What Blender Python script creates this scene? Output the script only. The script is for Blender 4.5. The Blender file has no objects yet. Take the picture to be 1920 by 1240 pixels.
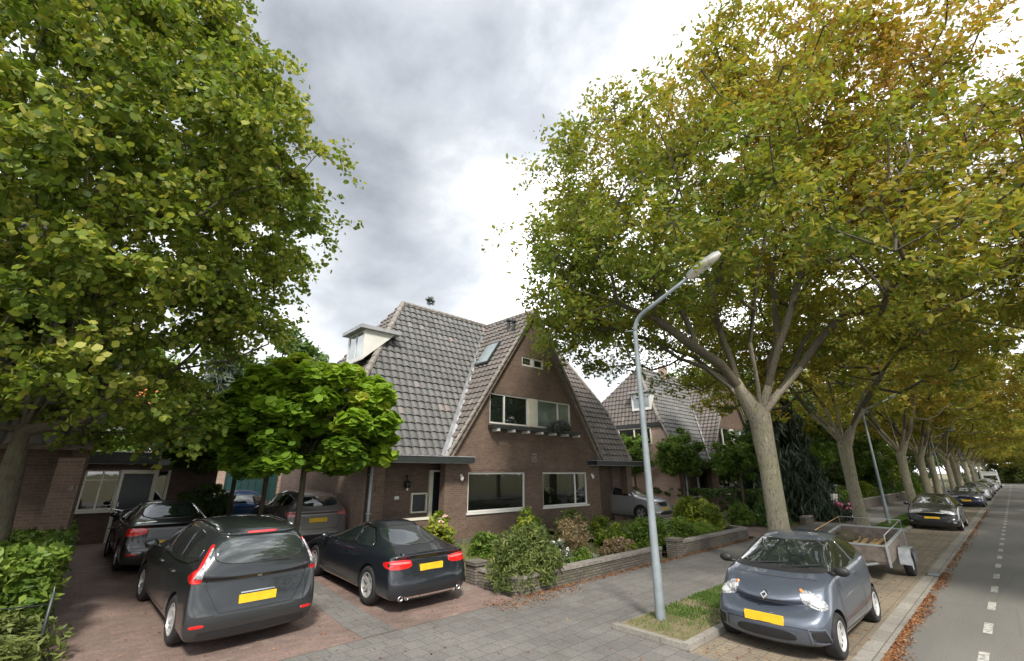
import bpy, bmesh, math, random
import numpy as np
from mathutils import Vector, Matrix
from mathutils.bvhtree import BVHTree
R = math.radians
scene = bpy.context.scene
COL = scene.collection
# ------------------------------------------------------------------ camera
cd = bpy.data.cameras.new('camera'); cam = bpy.data.objects.new('camera', cd); COL.objects.link(cam)
cd.lens = 825/1920*36; cd.sensor_width = 36; cd.clip_start = 0.05; cd.clip_end = 3000
cam.location = (0, 0, 2.5); cam.rotation_euler = (R(90+17.81), 0, R(47.33-90))
scene.camera = cam
# ------------------------------------------------------------------ sky
SUN_EL, SUN_AZ = 47, 236          # azimuth counted from +X anticlockwise: behind and left of the camera
world = bpy.data.worlds.new('World'); scene.world = world; world.use_nodes = True
nt = world.node_tree; nt.nodes.clear()
def N(nt, t, **k):
    n = nt.nodes.new(t)
    for a, b in k.items():
        if a.startswith('i_'): n.inputs[a[2:]].default_value = b
        else: setattr(n, a, b)
    return n
def LK(nt, a, b): nt.links.new(a, b)
def ramp(nt, fac, stops, interp='LINEAR'):
    r = nt.nodes.new('ShaderNodeValToRGB'); r.color_ramp.interpolation = interp
    els = r.color_ramp.elements
    while len(els) < len(stops): els.new(0.5)
    for e, (p, c) in zip(els, stops):
        e.position = p; e.color = (c[0], c[1], c[2], 1)
    if fac is not None: LK(nt, fac, r.inputs[0])
    return r.outputs[0]
def math_(nt, op, a, b=None, clamp=False):
    m = nt.nodes.new('ShaderNodeMath'); m.operation = op; m.use_clamp = clamp
    for i, v in enumerate((a, b)):
        if v is None: continue
        if isinstance(v, (int, float)): m.inputs[i].default_value = v
        else: LK(nt, v, m.inputs[i])
    return m.outputs[0]
def mixc(nt, f, a, b, mode='MIX'):
    m = nt.nodes.new('ShaderNodeMix'); m.data_type = 'RGBA'; m.blend_type = mode
    for i, v in ((0, f), (6, a), (7, b)):
        if isinstance(v, (int, float)): m.inputs[i].default_value = v
        elif isinstance(v, tuple): m.inputs[i].default_value = (v[0], v[1], v[2], 1)
        else: LK(nt, v, m.inputs[i])
    return m.outputs[2]
sky = N(nt, 'ShaderNodeTexSky', sky_type='NISHITA', sun_disc=False)
sky.sun_elevation = R(SUN_EL); sky.sun_rotation = R(90-SUN_AZ)
tc = N(nt, 'ShaderNodeTexCoord'); gen = tc.outputs['Generated']
def blob(d, lo, hi):
    d = Vector(d).normalized()
    v = nt.nodes.new('ShaderNodeVectorMath'); v.operation = 'DOT_PRODUCT'
    LK(nt, gen, v.inputs[0]); v.inputs[1].default_value = d
    m = nt.nodes.new('ShaderNodeMapRange'); m.interpolation_type = 'SMOOTHSTEP'
    LK(nt, v.outputs['Value'], m.inputs[0]); m.inputs[1].default_value = math.cos(R(hi)); m.inputs[2].default_value = math.cos(R(lo))
    return m.outputs[0]
mp = N(nt, 'ShaderNodeMapping'); LK(nt, gen, mp.inputs[0]); mp.inputs['Scale'].default_value = (1, 1, 1.5); mp.inputs['Location'].default_value = (3.1, 1.7, 0.4)
nz = N(nt, 'ShaderNodeTexNoise', i_Scale=3.0, i_Detail=8, i_Roughness=0.56, i_Distortion=.15); LK(nt, mp.outputs[0], nz.inputs['Vector'])
nz2 = N(nt, 'ShaderNodeTexNoise', i_Scale=1.1, i_Detail=3); LK(nt, mp.outputs[0], nz2.inputs['Vector'])
b1 = blob((.36, .77, .66), 4, 27); b2 = blob((.42, .83, .45), 2, 14); b3 = blob((.30, .60, .85), 4, 26); b4 = blob((.66, .62, .62), 4, 19)
v = math_(nt, 'MULTIPLY', nz.outputs[0], 1.22)
v = math_(nt, 'ADD', v, math_(nt, 'MULTIPLY', b1, 0.20)); v = math_(nt, 'ADD', v, math_(nt, 'MULTIPLY', b2, 0.08))
v = math_(nt, 'ADD', v, math_(nt, 'MULTIPLY', b3, 0.24)); v = math_(nt, 'SUBTRACT', v, math_(nt, 'MULTIPLY', b4, 0.22))
cl = ramp(nt, math_(nt, 'MULTIPLY', v, .86), [(0.40, (9.2, 9.25, 9.4)), (0.53, (4.3, 4.4, 4.5)), (0.62, (2.85, 2.98, 3.12)), (0.72, (2.2, 2.33, 2.5)), (1.0, (1.2, 1.32, 1.5))])
gap = math_(nt, 'GREATER_THAN', nz2.outputs[0], 2.0)
m1 = nt.nodes.new('ShaderNodeMapRange'); LK(nt, nz2.outputs[0], m1.inputs[0]); m1.inputs[1].default_value = .35; m1.inputs[2].default_value = .6
m1.inputs[3].default_value = .88; m1.inputs[4].default_value = 1.0
skc = mixc(nt, m1.outputs[0], sky.outputs[0], cl)
bg = N(nt, 'ShaderNodeBackground', i_Strength=0.15); LK(nt, skc, bg.inputs[0])
wo = N(nt, 'ShaderNodeOutputWorld'); LK(nt, bg.outputs[0], wo.inputs[0])
# ------------------------------------------------------------------ sun
sl = bpy.data.lights.new('sun', 'SUN'); sl.energy = 2.2; sl.angle = R(9); sl.color = (1, .93, .82)
so = bpy.data.objects.new('sun', sl); COL.objects.link(so)
sd = Vector((math.cos(R(SUN_EL))*math.cos(R(SUN_AZ)), math.cos(R(SUN_EL))*math.sin(R(SUN_AZ)), math.sin(R(SUN_EL))))
so.rotation_euler = sd.to_track_quat('Z', 'Y').to_euler(); so.location = (0, 0, 40)
# ------------------------------------------------------------------ exposure
vs = scene.view_settings; vs.view_transform = 'Standard'; vs.look = 'None'; vs.gamma = 1; vs.exposure = 1.2; vs.use_curve_mapping = False
# ------------------------------------------------------------------ materials
MATS = {}
def newmat(name):
    m = bpy.data.materials.new(name); m.use_nodes = True; n = m.node_tree; n.nodes.clear()
    o = n.nodes.new('ShaderNodeOutputMaterial'); p = n.nodes.new('ShaderNodeBsdfPrincipled'); LK(n, p.outputs[0], o.inputs[0])
    MATS[name] = m
    return m, n, p, o
def objco(n):
    t = n.nodes.new('ShaderNodeTexCoord'); return t.outputs['Object']
def worldco(n):
    t = n.nodes.new('ShaderNodeNewGeometry'); return t.outputs['Position']
def bump(n, p, h, dist=.01, strength=.5):
    b = n.nodes.new('ShaderNodeBump'); b.inputs['Distance'].default_value = dist; b.inputs['Strength'].default_value = strength
    LK(n, h, b.inputs['Height']); LK(n, b.outputs[0], p.inputs['Normal'])
def simple(name, c, rough=.6, metal=0, var=.18, scale=6, bmp=0, coat=0, spec=.5, emit=0):
    m, n, p, o = newmat(name)
    co = objco(n)
    nz = N(n, 'ShaderNodeTexNoise', i_Scale=scale, i_Detail=5); LK(n, co, nz.inputs['Vector'])
    a = tuple(x*(1-var) for x in c); b = tuple(min(1, x*(1+var)) for x in c)
    LK(n, ramp(n, nz.outputs[0], [(.3, a), (.7, b)]), p.inputs['Base Color'])
    p.inputs['Roughness'].default_value = rough; p.inputs['Metallic'].default_value = metal
    p.inputs['Coat Weight'].default_value = coat; p.inputs['Coat Roughness'].default_value = .04
    p.inputs['Specular IOR Level'].default_value = spec
    if bmp: bump(n, p, nz.outputs[0], bmp)
    if emit:
        p.inputs['Emission Color'].default_value = (*c, 1); p.inputs['Emission Strength'].default_value = emit
    return m
def paint(name, c, metal=.35, rough=.32):
    m, n, p, o = newmat(name)
    co = objco(n)
    nz = N(n, 'ShaderNodeTexNoise', i_Scale=900, i_Detail=1); LK(n, co, nz.inputs['Vector'])
    nz2 = N(n, 'ShaderNodeTexNoise', i_Scale=2.2, i_Detail=6); LK(n, co, nz2.inputs['Vector'])
    f = mixc(n, nz.outputs[0], tuple(x*.85 for x in c), tuple(x*1.2 for x in c))
    sep = n.nodes.new('ShaderNodeSeparateXYZ'); LK(n, co, sep.inputs[0])
    low = n.nodes.new('ShaderNodeMapRange'); LK(n, sep.outputs[2], low.inputs[0]); low.inputs[1].default_value = .55; low.inputs[2].default_value = .2
    dirt = math_(n, 'MULTIPLY', low.outputs[0], nz2.outputs[0])
    LK(n, mixc(n, math_(n, 'MULTIPLY', dirt, .35), f, (.10, .085, .07)), p.inputs['Base Color'])
    p.inputs['Metallic'].default_value = metal
    r = n.nodes.new('ShaderNodeMapRange'); LK(n, nz2.outputs[0], r.inputs[0]); r.inputs[3].default_value = rough*.8; r.inputs[4].default_value = rough*1.3
    LK(n, r.outputs[0], p.inputs['Roughness'])
    p.inputs['Coat Weight'].default_value = 1; p.inputs['Coat Roughness'].default_value = .025
    return m
def tinted(name, stops, rough=.7, bmpscale=0, bd=.004, trans=0, noise=.0, nscale=3, spec=.4):
    m, n, p, o = newmat(name)
    at = n.nodes.new('ShaderNodeAttribute'); at.attribute_name = 'tint'
    f = at.outputs['Fac']
    if noise:
        nz = N(n, 'ShaderNodeTexNoise', i_Scale=nscale, i_Detail=5); LK(n, worldco(n), nz.inputs['Vector'])
        f = math_(n, 'ADD', f, math_(n, 'MULTIPLY', math_(n, 'SUBTRACT', nz.outputs[0], .5), noise))
    c = ramp(n, f, stops)
    LK(n, c, p.inputs['Base Color']); p.inputs['Roughness'].default_value = rough; p.inputs['Specular IOR Level'].default_value = spec
    if bmpscale:
        nb = N(n, 'ShaderNodeTexNoise', i_Scale=bmpscale, i_Detail=4); LK(n, worldco(n), nb.inputs['Vector']); bump(n, p, nb.outputs[0], bd)
    if trans:
        t = n.nodes.new('ShaderNodeBsdfTranslucent'); LK(n, mixc(n, .5, c, mixc(n, 1.0, c, (1.4, 1.4, .7), 'MULTIPLY')), t.inputs[0])
        mx = n.nodes.new('ShaderNodeMixShader'); mx.inputs[0].default_value = trans
        LK(n, p.outputs[0], mx.inputs[1]); LK(n, t.outputs[0], mx.inputs[2]); LK(n, mx.outputs[0], o.inputs[0])
    return m
def bricky(name, c1, c2, mort, w=.22, h=.065, ms=.007, patch=None, rough=.85, plan=False, off=.5, bd=.006, stain=.35):
    m, n, p, o = newmat(name)
    co = worldco(n)
    s = n.nodes.new('ShaderNodeSeparateXYZ'); LK(n, co, s.inputs[0])
    c = n.nodes.new('ShaderNodeCombineXYZ')
    if plan: LK(n, s.outputs[0], c.inputs[0]); LK(n, s.outputs[1], c.inputs[1])
    else: LK(n, math_(n, 'ADD', s.outputs[0], s.outputs[1]), c.inputs[0]); LK(n, s.outputs[2], c.inputs[1])
    b = n.nodes.new('ShaderNodeTexBrick'); LK(n, c.outputs[0], b.inputs['Vector'])
    b.offset = off
    b.inputs['Scale'].default_value = 1; b.inputs['Brick Width'].default_value = w; b.inputs['Row Height'].default_value = h
    b.inputs['Mortar Size'].default_value = ms; b.inputs['Mortar Smooth'].default_value = .3
    b.inputs['Color1'].default_value = (*c1, 1); b.inputs['Color2'].default_value = (*c2, 1); b.inputs['Mortar'].default_value = (*mort, 1)
    nz = N(n, 'ShaderNodeTexNoise', i_Scale=.7, i_Detail=7, i_Roughness=.65); LK(n, co, nz.inputs['Vector'])
    nf = N(n, 'ShaderNodeTexNoise', i_Scale=25, i_Detail=4); LK(n, co, nf.inputs['Vector'])
    st = ramp(n, nz.outputs[0], [(.3, (1-stain,)*3), (.7, (1+stain*.6, 1+stain*.55, 1+stain*.5))])
    cc = mixc(n, 1.0, b.outputs[0], st, 'MULTIPLY')
    cc = mixc(n, 1.0, cc, ramp(n, nf.outputs[0], [(.3, (.82,)*3), (.7, (1.18,)*3)]), 'MULTIPLY')
    if patch:
        n3 = N(n, 'ShaderNodeTexNoise', i_Scale=patch[1], i_Detail=6, i_Roughness=.7); LK(n, co, n3.inputs['Vector'])
        cc = mixc(n, math_(n, 'MULTIPLY', ramp(n, n3.outputs[0], [(patch[2], (0, 0, 0)), (patch[2]+.12, (1, 1, 1))]), patch[3]), cc, patch[0])
    LK(n, cc, p.inputs['Base Color']); p.inputs['Roughness'].default_value = rough
    hh = math_(n, 'SUBTRACT', math_(n, 'MULTIPLY', nf.outputs[0], .3), b.outputs['Fac'])
    bump(n, p, hh, bd, .6)
    return m
M = MATS
bricky('brick', (.112, .074, .056), (.158, .103, .078), (.155, .13, .105), stain=.3)
bricky('brick_dark', (.105, .07, .058), (.16, .105, .085), (.12, .10, .085), stain=.3)
bricky('brick_pale', (.34, .245, .20), (.42, .305, .24), (.38, .30, .25), stain=.25)
bricky('wall_stone', (.20, .18, .155), (.13, .115, .10), (.08, .07, .06), w=.21, h=.06, ms=.012, stain=.5, patch=((.09, .10, .05), 3.2, .52, .5), bd=.015)
bricky('sidewalk_tiles', (.14, .136, .13), (.172, .166, .157), (.085, .08, .072), w=.30, h=.30, ms=.006, plan=True, stain=.3, patch=((.11, .10, .085), 1.3, .56, .5))
bricky('red_clinker', (.22, .152, .132), (.172, .12, .105), (.16, .13, .11), w=.20, h=.10, ms=.007, plan=True, stain=.35, patch=((.30, .26, .22), 1.1, .55, .5))
bricky('beige_clinker', (.25, .21, .15), (.20, .168, .125), (.14, .115, .092), w=.10, h=.20, ms=.007, plan=True, stain=.35, patch=((.16, .13, .10), .9, .52, .5))
bricky('gutter_stone', (.30, .285, .26), (.25, .235, .21), (.13, .12, .10), w=.60, h=.32, ms=.008, plan=True, stain=.3, off=0)
bricky('kerb_stone', (.27, .255, .225), (.23, .215, .19), (.13, .115, .09), w=.9, h=2.0, ms=.01, plan=False, stain=.35)
def asphalt():
    m, n, p, o = newmat('asphalt'); co = worldco(n)
    a = N(n, 'ShaderNodeTexNoise', i_Scale=60, i_Detail=4); LK(n, co, a.inputs['Vector'])
    mpp = N(n, 'ShaderNodeMapping'); LK(n, co, mpp.inputs[0]); mpp.inputs['Scale'].default_value = (.12, .8, 1)
    b = N(n, 'ShaderNodeTexNoise', i_Scale=1.0, i_Detail=6, i_Roughness=.6); LK(n, mpp.outputs[0], b.inputs['Vector'])
    c = mixc(n, 1.0, ramp(n, b.outputs[0], [(.3, (.13, .127, .118)), (.7, (.19, .184, .168))]), ramp(n, a.outputs[0], [(.3, (.75,)*3), (.7, (1.25,)*3)]), 'MULTIPLY')
    # hairline repairs
    w = N(n, 'ShaderNodeTexVoronoi', feature='DISTANCE_TO_EDGE', i_Scale=.35); LK(n, co, w.inputs['Vector'])
    cr = ramp(n, w.outputs['Distance'], [(.0, (.8,)*3), (.008, (1, 1, 1))])
    LK(n, mixc(n, .7, c, mixc(n, 1.0, c, cr, 'MULTIPLY')), p.inputs['Base Color']); p.inputs['Roughness'].default_value = .85
    bump(n, p, a.outputs[0], .004, .6)
asphalt()
def soil(name, c1, c2, c3):
    m, n, p, o = newmat(name); co = worldco(n)
    a = N(n, 'ShaderNodeTexNoise', i_Scale=2.2, i_Detail=8, i_Roughness=.7); LK(n, co, a.inputs['Vector'])
    b = N(n, 'ShaderNodeTexNoise', i_Scale=40, i_Detail=4); LK(n, co, b.inputs['Vector'])
    c = ramp(n, a.outputs[0], [(.35, c1), (.5, c2), (.65, c3)])
    LK(n, mixc(n, 1.0, c, ramp(n, b.outputs[0], [(.3, (.7,)*3), (.7, (1.3,)*3)]), 'MULTIPLY'), p.inputs['Base Color']); p.inputs['Roughness'].default_value = .95
    bump(n, p, b.outputs[0], .02, .8)
soil('verge_soil', (.10, .105, .035), (.17, .14, .075), (.22, .175, .11))
soil('garden_soil', (.10, .11, .04), (.15, .14, .06), (.17, .135, .09))
soil('lawn', (.05, .09, .02), (.07, .12, .025), (.10, .12, .04))
M['gravel'] = simple('gravel', (.42, .40, .37), .9, var=.35, scale=60, bmp=.02)
simple('white_paint', (.66, .66, .63), .45, var=.06, scale=3)
simple('cream_paint', (.72, .69, .58), .45, var=.08, scale=3)
simple('dark_paint', (.022, .028, .028), .4, var=.2)
simple('black_door', (.016, .022, .026), .35, var=.2)
simple('brown_door', (.06, .025, .018), .4, var=.3)
simple('teal_panel', (.012, .05, .048), .5)
simple('lead', (.30, .31, .33), .5, var=.25, scale=4, bmp=.01)
simple('mortar_trim', (.22, .20, .18), .8, var=.3, scale=8, bmp=.01)
simple('zinc', (.34, .38, .41), .5, metal=.2, var=.2, scale=3)
simple('pole_paint', (.22, .255, .275), .45, metal=.1, var=.14, scale=5)
simple('lamp_glass', (.62, .60, .55), .25, var=.08)
simple('rubber', (.018, .018, .02), .8, var=.3, scale=12)
simple('black_plastic', (.015, .015, .017), .55, var=.2)
simple('alloy', (.50, .50, .49), .32, metal=.55, var=.08)
simple('hubcap', (.52, .53, .53), .4, metal=.2, var=.08)
simple('chrome', (.75, .75, .75), .12, metal=1, var=.03)
simple('plate_yellow', (.80, .50, .02), .45, var=.12, scale=9)
simple('lamp_red', (.62, .012, .012), .12, var=.1, coat=1)
simple('lamp_red_pale', (.68, .20, .20), .12, var=.1, coat=1)
simple('lamp_clear', (.42, .43, .45), .12, var=.75, scale=26, metal=.35, coat=1)  # lamp sparkle painted in as strong bright and dark speckle
simple('lamp_orange', (.7, .22, .05), .15, coat=1)
simple('interior', (.05, .045, .04), .9)
simple('curtain', (.55, .53, .46), .9, var=.1, scale=12)
simple('wood', (.42, .28, .13), .7, var=.3, scale=7)
simple('grey_board', (.19, .155, .13), .75, var=.3, scale=7, bmp=.004)
simple('galvanised', (.42, .45, .47), .45, metal=.4, var=.2, scale=6)
simple('bark_twig', (.10, .09, .055), .9, var=.3, scale=8)
simple('purple_petal', (.26, .15, .25), .8, var=.3)
simple('white_petal', (.75, .73, .68), .8, var=.1)
simple('pink_petal', (.62, .42, .38), .8, var=.2)
simple('pink_paint', (.42, .04, .14), .3, coat=.8)
simple('orange_bin', (.75, .20, .04), .5)
simple('orange_tile', (.55, .15, .06), .8, var=.25, scale=5)
simple('blue_panel', (.10, .25, .50), .5)
simple('blackboard', (.05, .055, .06), .6)
def glassmat(name, c, rough=.02, spec=.9, trans=0.):
    m, n, p, o = newmat(name)
    nz = N(n, 'ShaderNodeTexNoise', i_Scale=1.2, i_Detail=3); LK(n, objco(n), nz.inputs['Vector'])
    LK(n, ramp(n, nz.outputs[0], [(.35, tuple(x*.5 for x in c)), (.65, c)]), p.inputs['Base Color'])
    p.inputs['Roughness'].default_value = rough; p.inputs['Specular IOR Level'].default_value = spec
    p.inputs['Coat Weight'].default_value = 1; p.inputs['Coat Roughness'].default_value = .01
    bump(n, p, nz.outputs[0], .02, .15)
    if trans:
        t = n.nodes.new('ShaderNodeBsdfTransparent'); t.inputs[0].default_value = (.80, .86, .84, 1)
        mx = n.nodes.new('ShaderNodeMixShader'); mx.inputs[0].default_value = trans
        LK(n, p.outputs[0], mx.inputs[1]); LK(n, t.outputs[0], mx.inputs[2]); LK(n, mx.outputs[0], o.inputs[0])
    return m
glassmat('car_glass', (.02, .028, .028)); glassmat('car_glass_bright', (.03, .04, .04), .05)
glassmat('house_glass', (.012, .018, .015)); glassmat('pane_clear', (.01, .012, .011), trans=.55)
glassmat('pane_pale', (.20, .26, .23), .05); glassmat('skylight_glass', (.35, .42, .45), .08)  # skylight_glass: bright reflection put into a pale base colour
def bark(name, c1, c2, c3):
    m, n, p, o = newmat(name); co = objco(n)
    mpp = N(n, 'ShaderNodeMapping'); LK(n, co, mpp.inputs[0]); mpp.inputs['Scale'].default_value = (1, 1, .35)
    a = N(n, 'ShaderNodeTexNoise', i_Scale=22, i_Detail=8, i_Roughness=.65); LK(n, mpp.outputs[0], a.inputs['Vector'])
    b = N(n, 'ShaderNodeTexNoise', i_Scale=2.2, i_Detail=5); LK(n, co, b.inputs['Vector'])
    c = mixc(n, ramp(n, b.outputs[0], [(.45, (0, 0, 0)), (.6, (1, 1, 1))]), c1, c2)
    vo = N(n, 'ShaderNodeTexVoronoi', i_Scale=5.5); LK(n, mpp.outputs[0], vo.inputs['Vector'])
    c = mixc(n, ramp(n, vo.outputs['Distance'], [(.10, (1, 1, 1)), (.22, (0, 0, 0))]), c, tuple(min(1, x*1.35) for x in c1))
    LK(n, mixc(n, ramp(n, a.outputs[0], [(.34, (.15, .15, .15)), (.50, (1, 1, 1))]), c3, c), p.inputs['Base Color']); p.inputs['Roughness'].default_value = .9
    bump(n, p, a.outputs[0], .05, .9)
bark('bark', (.33, .295, .23), (.29, .28, .18), (.12, .10, .075))
bark('bark_branch', (.105, .09, .065), (.09, .088, .055), (.05, .043, .032))  # darker than the trunk bark: shade on the limbs put into the colour
bark('bark_brown', (.095, .075, .052), (.085, .078, .048), (.04, .033, .024))
G = lambda *s: [(p, c) for p, c in s]
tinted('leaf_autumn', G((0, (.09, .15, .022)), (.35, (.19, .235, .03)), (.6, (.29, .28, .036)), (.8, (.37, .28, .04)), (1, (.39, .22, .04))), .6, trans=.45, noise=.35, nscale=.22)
tinted('leaf_maple', G((0, (.06, .105, .016)), (.5, (.15, .215, .024)), (.75, (.29, .315, .042)), (1, (.44, .42, .10))), .6, trans=.42, noise=.35, nscale=.5)
tinted('leaf_catalpa', G((0, (.085, .16, .02)), (.5, (.19, .32, .025)), (.85, (.32, .45, .04)), (1, (.46, .48, .08))), .6, trans=.42, spec=.25)
tinted('leaf_dark', G((0, (.04, .08, .016)), (.6, (.085, .155, .03)), (1, (.16, .24, .06))), .5, trans=.3)
tinted('leaf_mid', G((0, (.055, .10, .016)), (.5, (.11, .19, .026)), (1, (.23, .31, .05))), .5, trans=.35)
tinted('leaf_lime', G((0, (.08, .13, .012)), (.5, (.17, .23, .02)), (1, (.36, .38, .05))), .5, trans=.3)
tinted('leaf_olive', G((0, (.055, .085, .02)), (.5, (.115, .15, .035)), (1, (.21, .24, .07))), .6, trans=.25)
tinted('leaf_dry', G((0, (.13, .115, .05)), (.5, (.23, .175, .085)), (1, (.34, .24, .15))), .7, trans=.25)
tinted('leaf_conifer', G((0, (.012, .025, .012)), (.6, (.03, .05, .025)), (1, (.06, .08, .05))), .6, trans=.1)
tinted('leaf_grey', G((0, (.05, .07, .05)), (.6, (.10, .13, .09)), (1, (.17, .20, .15))), .6, trans=.15)
tinted('leaf_litter', G((0, (.11, .045, .02)), (.5, (.22, .085, .03)), (1, (.34, .18, .08))), .8)
tinted('grass_blade', G((0, (.055, .12, .018)), (.5, (.10, .19, .028)), (1, (.21, .21, .08))), .7, trans=.25)
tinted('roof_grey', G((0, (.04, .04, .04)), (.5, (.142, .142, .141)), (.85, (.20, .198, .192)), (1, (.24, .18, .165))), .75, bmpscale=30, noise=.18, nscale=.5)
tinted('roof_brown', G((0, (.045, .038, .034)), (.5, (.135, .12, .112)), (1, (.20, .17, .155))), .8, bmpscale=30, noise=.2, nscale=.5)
# ------------------------------------------------------------------ object helpers
def tag(o, label=None, cat=None, group=None, kind=None):
    if label: o['label'] = label
    if cat: o['category'] = cat
    if group: o['group'] = group
    if kind: o['kind'] = kind
    return o
def empty(name, loc=(0, 0, 0), rz=0, label=None, cat=None, group=None):
    o = bpy.data.objects.new(name, None); COL.objects.link(o); o.location = loc; o.rotation_euler = (0, 0, rz)
    o.empty_display_size = .2
    return tag(o, label, cat, group)
def link(name, me, mats=None, parent=None, smooth=False):
    if mats is not None:
        if not isinstance(mats, (list, tuple)): mats = [mats]
        for m in mats: me.materials.append(M[m] if isinstance(m, str) else m)
    if smooth:
        me.polygons.foreach_set('use_smooth', np.ones(len(me.polygons), bool))
        if smooth is not True: me.set_sharp_from_angle(angle=R(smooth))
    o = bpy.data.objects.new(name, me); COL.objects.link(o)
    if parent: o.parent = parent
    return o
def copy_tree(o, parent=None):
    c = o.copy(); COL.objects.link(c); c.parent = parent
    for ch in list(o.children): copy_tree(ch, c)
    return c
class MB:
    def __init__(s): s.v = []; s.f = []; s.mi = []; s.m = 0
    def add(s, vs, fs, T=None):
        o = len(s.v)
        if T is not None: vs = [T @ Vector(v) for v in vs]
        s.v += [tuple(v) for v in vs]; s.f += [tuple(i+o for i in f) for f in fs]; s.mi += [s.m]*len(fs); return s
    def box(s, x0, x1, y0, y1, z0, z1, T=None):
        vs = [(x, y, z) for z in (z0, z1) for y in (y0, y1) for x in (x0, x1)]
        return s.add(vs, [(0, 2, 3, 1), (4, 5, 7, 6), (0, 1, 5, 4), (2, 6, 7, 3), (0, 4, 6, 2), (1, 3, 7, 5)], T)
    def tube(s, pts, r, n=10, cap=True, T=None):
        pts = [Vector(p) for p in pts]; rs = r if isinstance(r, (list, tuple)) else [r]*len(pts)
        vs = []; up = Vector((0, 0, 1)); a = None
        for i, p in enumerate(pts):
            d = (pts[min(i+1, len(pts)-1)]-pts[max(i-1, 0)]).normalized()
            if a is None: a = d.orthogonal().normalized()
            a = (a-d*a.dot(d)).normalized(); b = d.cross(a)
            for k in range(n):
                t = 2*math.pi*k/n; vs.append(p+(a*math.cos(t)+b*math.sin(t))*rs[i])
        fs = [(i*n+k, i*n+(k+1) % n, (i+1)*n+(k+1) % n, (i+1)*n+k) for i in range(len(pts)-1) for k in range(n)]
        if cap: fs += [tuple(range(n))[::-1], tuple((len(pts)-1)*n+k for k in range(n))]
        return s.add(vs, fs, T)
    def lathe(s, prof, n=28, T=None, closed=False):   # profile (radius, height) about z
        vs = [(r*math.cos(2*math.pi*k/n), r*math.sin(2*math.pi*k/n), z) for r, z in prof for k in range(n)]
        m = len(prof); fs = []
        for i in range(m if closed else m-1):
            j = (i+1) % m
            fs += [(i*n+k, i*n+(k+1) % n, j*n+(k+1) % n, j*n+k) for k in range(n)]
        if not closed: fs += [tuple(range(n))[::-1], tuple((m-1)*n+k for k in range(n))]
        return s.add(vs, fs, T)
    def prism(s, poly, y0, y1, T=None):               # polygon in x,z extruded along y
        n = len(poly); vs = [(x, y0, z) for x, z in poly]+[(x, y1, z) for x, z in poly]
        return s.add(vs, [tuple(range(n)), tuple(range(2*n-1, n-1, -1))]+[(i, i+n, (i+1) % n+n, (i+1) % n) for i in range(n)], T)
    def quad(s, a, b, c, d): return s.add([a, b, c, d], [(0, 1, 2, 3)])
    def ell(s, c, r, n=10, T=None):
        prof = [(math.sin(math.pi*i/n), -math.cos(math.pi*i/n)) for i in range(1, n)]
        Tm = Matrix.Translation(c) @ Matrix.Diagonal((*r, 1))
        return s.lathe(prof, n+4, Tm if T is None else T @ Tm)
    def mesh(s, name):
        me = bpy.data.meshes.new(name); me.from_pydata(s.v, [], s.f); me.polygons.foreach_set('material_index', s.mi)
        bm = bmesh.new(); bm.from_mesh(me); bmesh.ops.recalc_face_normals(bm, faces=bm.faces); bm.to_mesh(me); bm.free()
        return me
    def build(s, name, mats, parent=None, smooth=False): return link(name, s.mesh(name), mats, parent, smooth)
def boolean(o, cutter, parent_back=None):
    md = o.modifiers.new('b', 'BOOLEAN'); md.operation = 'DIFFERENCE'; md.object = cutter; md.solver = 'EXACT'
    bpy.context.view_layer.update(); dg = bpy.context.evaluated_depsgraph_get()
    me = bpy.data.meshes.new_from_object(o.evaluated_get(dg)); o.modifiers.clear(); o.data = me
    bpy.data.objects.remove(cutter)
    return o
def quads_mesh(name, V, tint, per=4):
    """V (n,per,3) -> mesh with n faces and a face attribute tint"""
    n = len(V); me = bpy.data.meshes.new(name)
    me.vertices.add(n*per); me.vertices.foreach_set('co', V.reshape(-1).astype(np.float32))
    me.loops.add(n*per); me.loops.foreach_set('vertex_index', np.arange(n*per, dtype=np.int32))
    me.polygons.add(n); me.polygons.foreach_set('loop_start', np.arange(0, n*per, per, dtype=np.int32))
    me.update(calc_edges=True)
    a = me.attributes.new('tint', 'FLOAT', 'FACE'); a.data.foreach_set('value', np.clip(tint, 0, 1).astype(np.float32))
    return me
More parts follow.
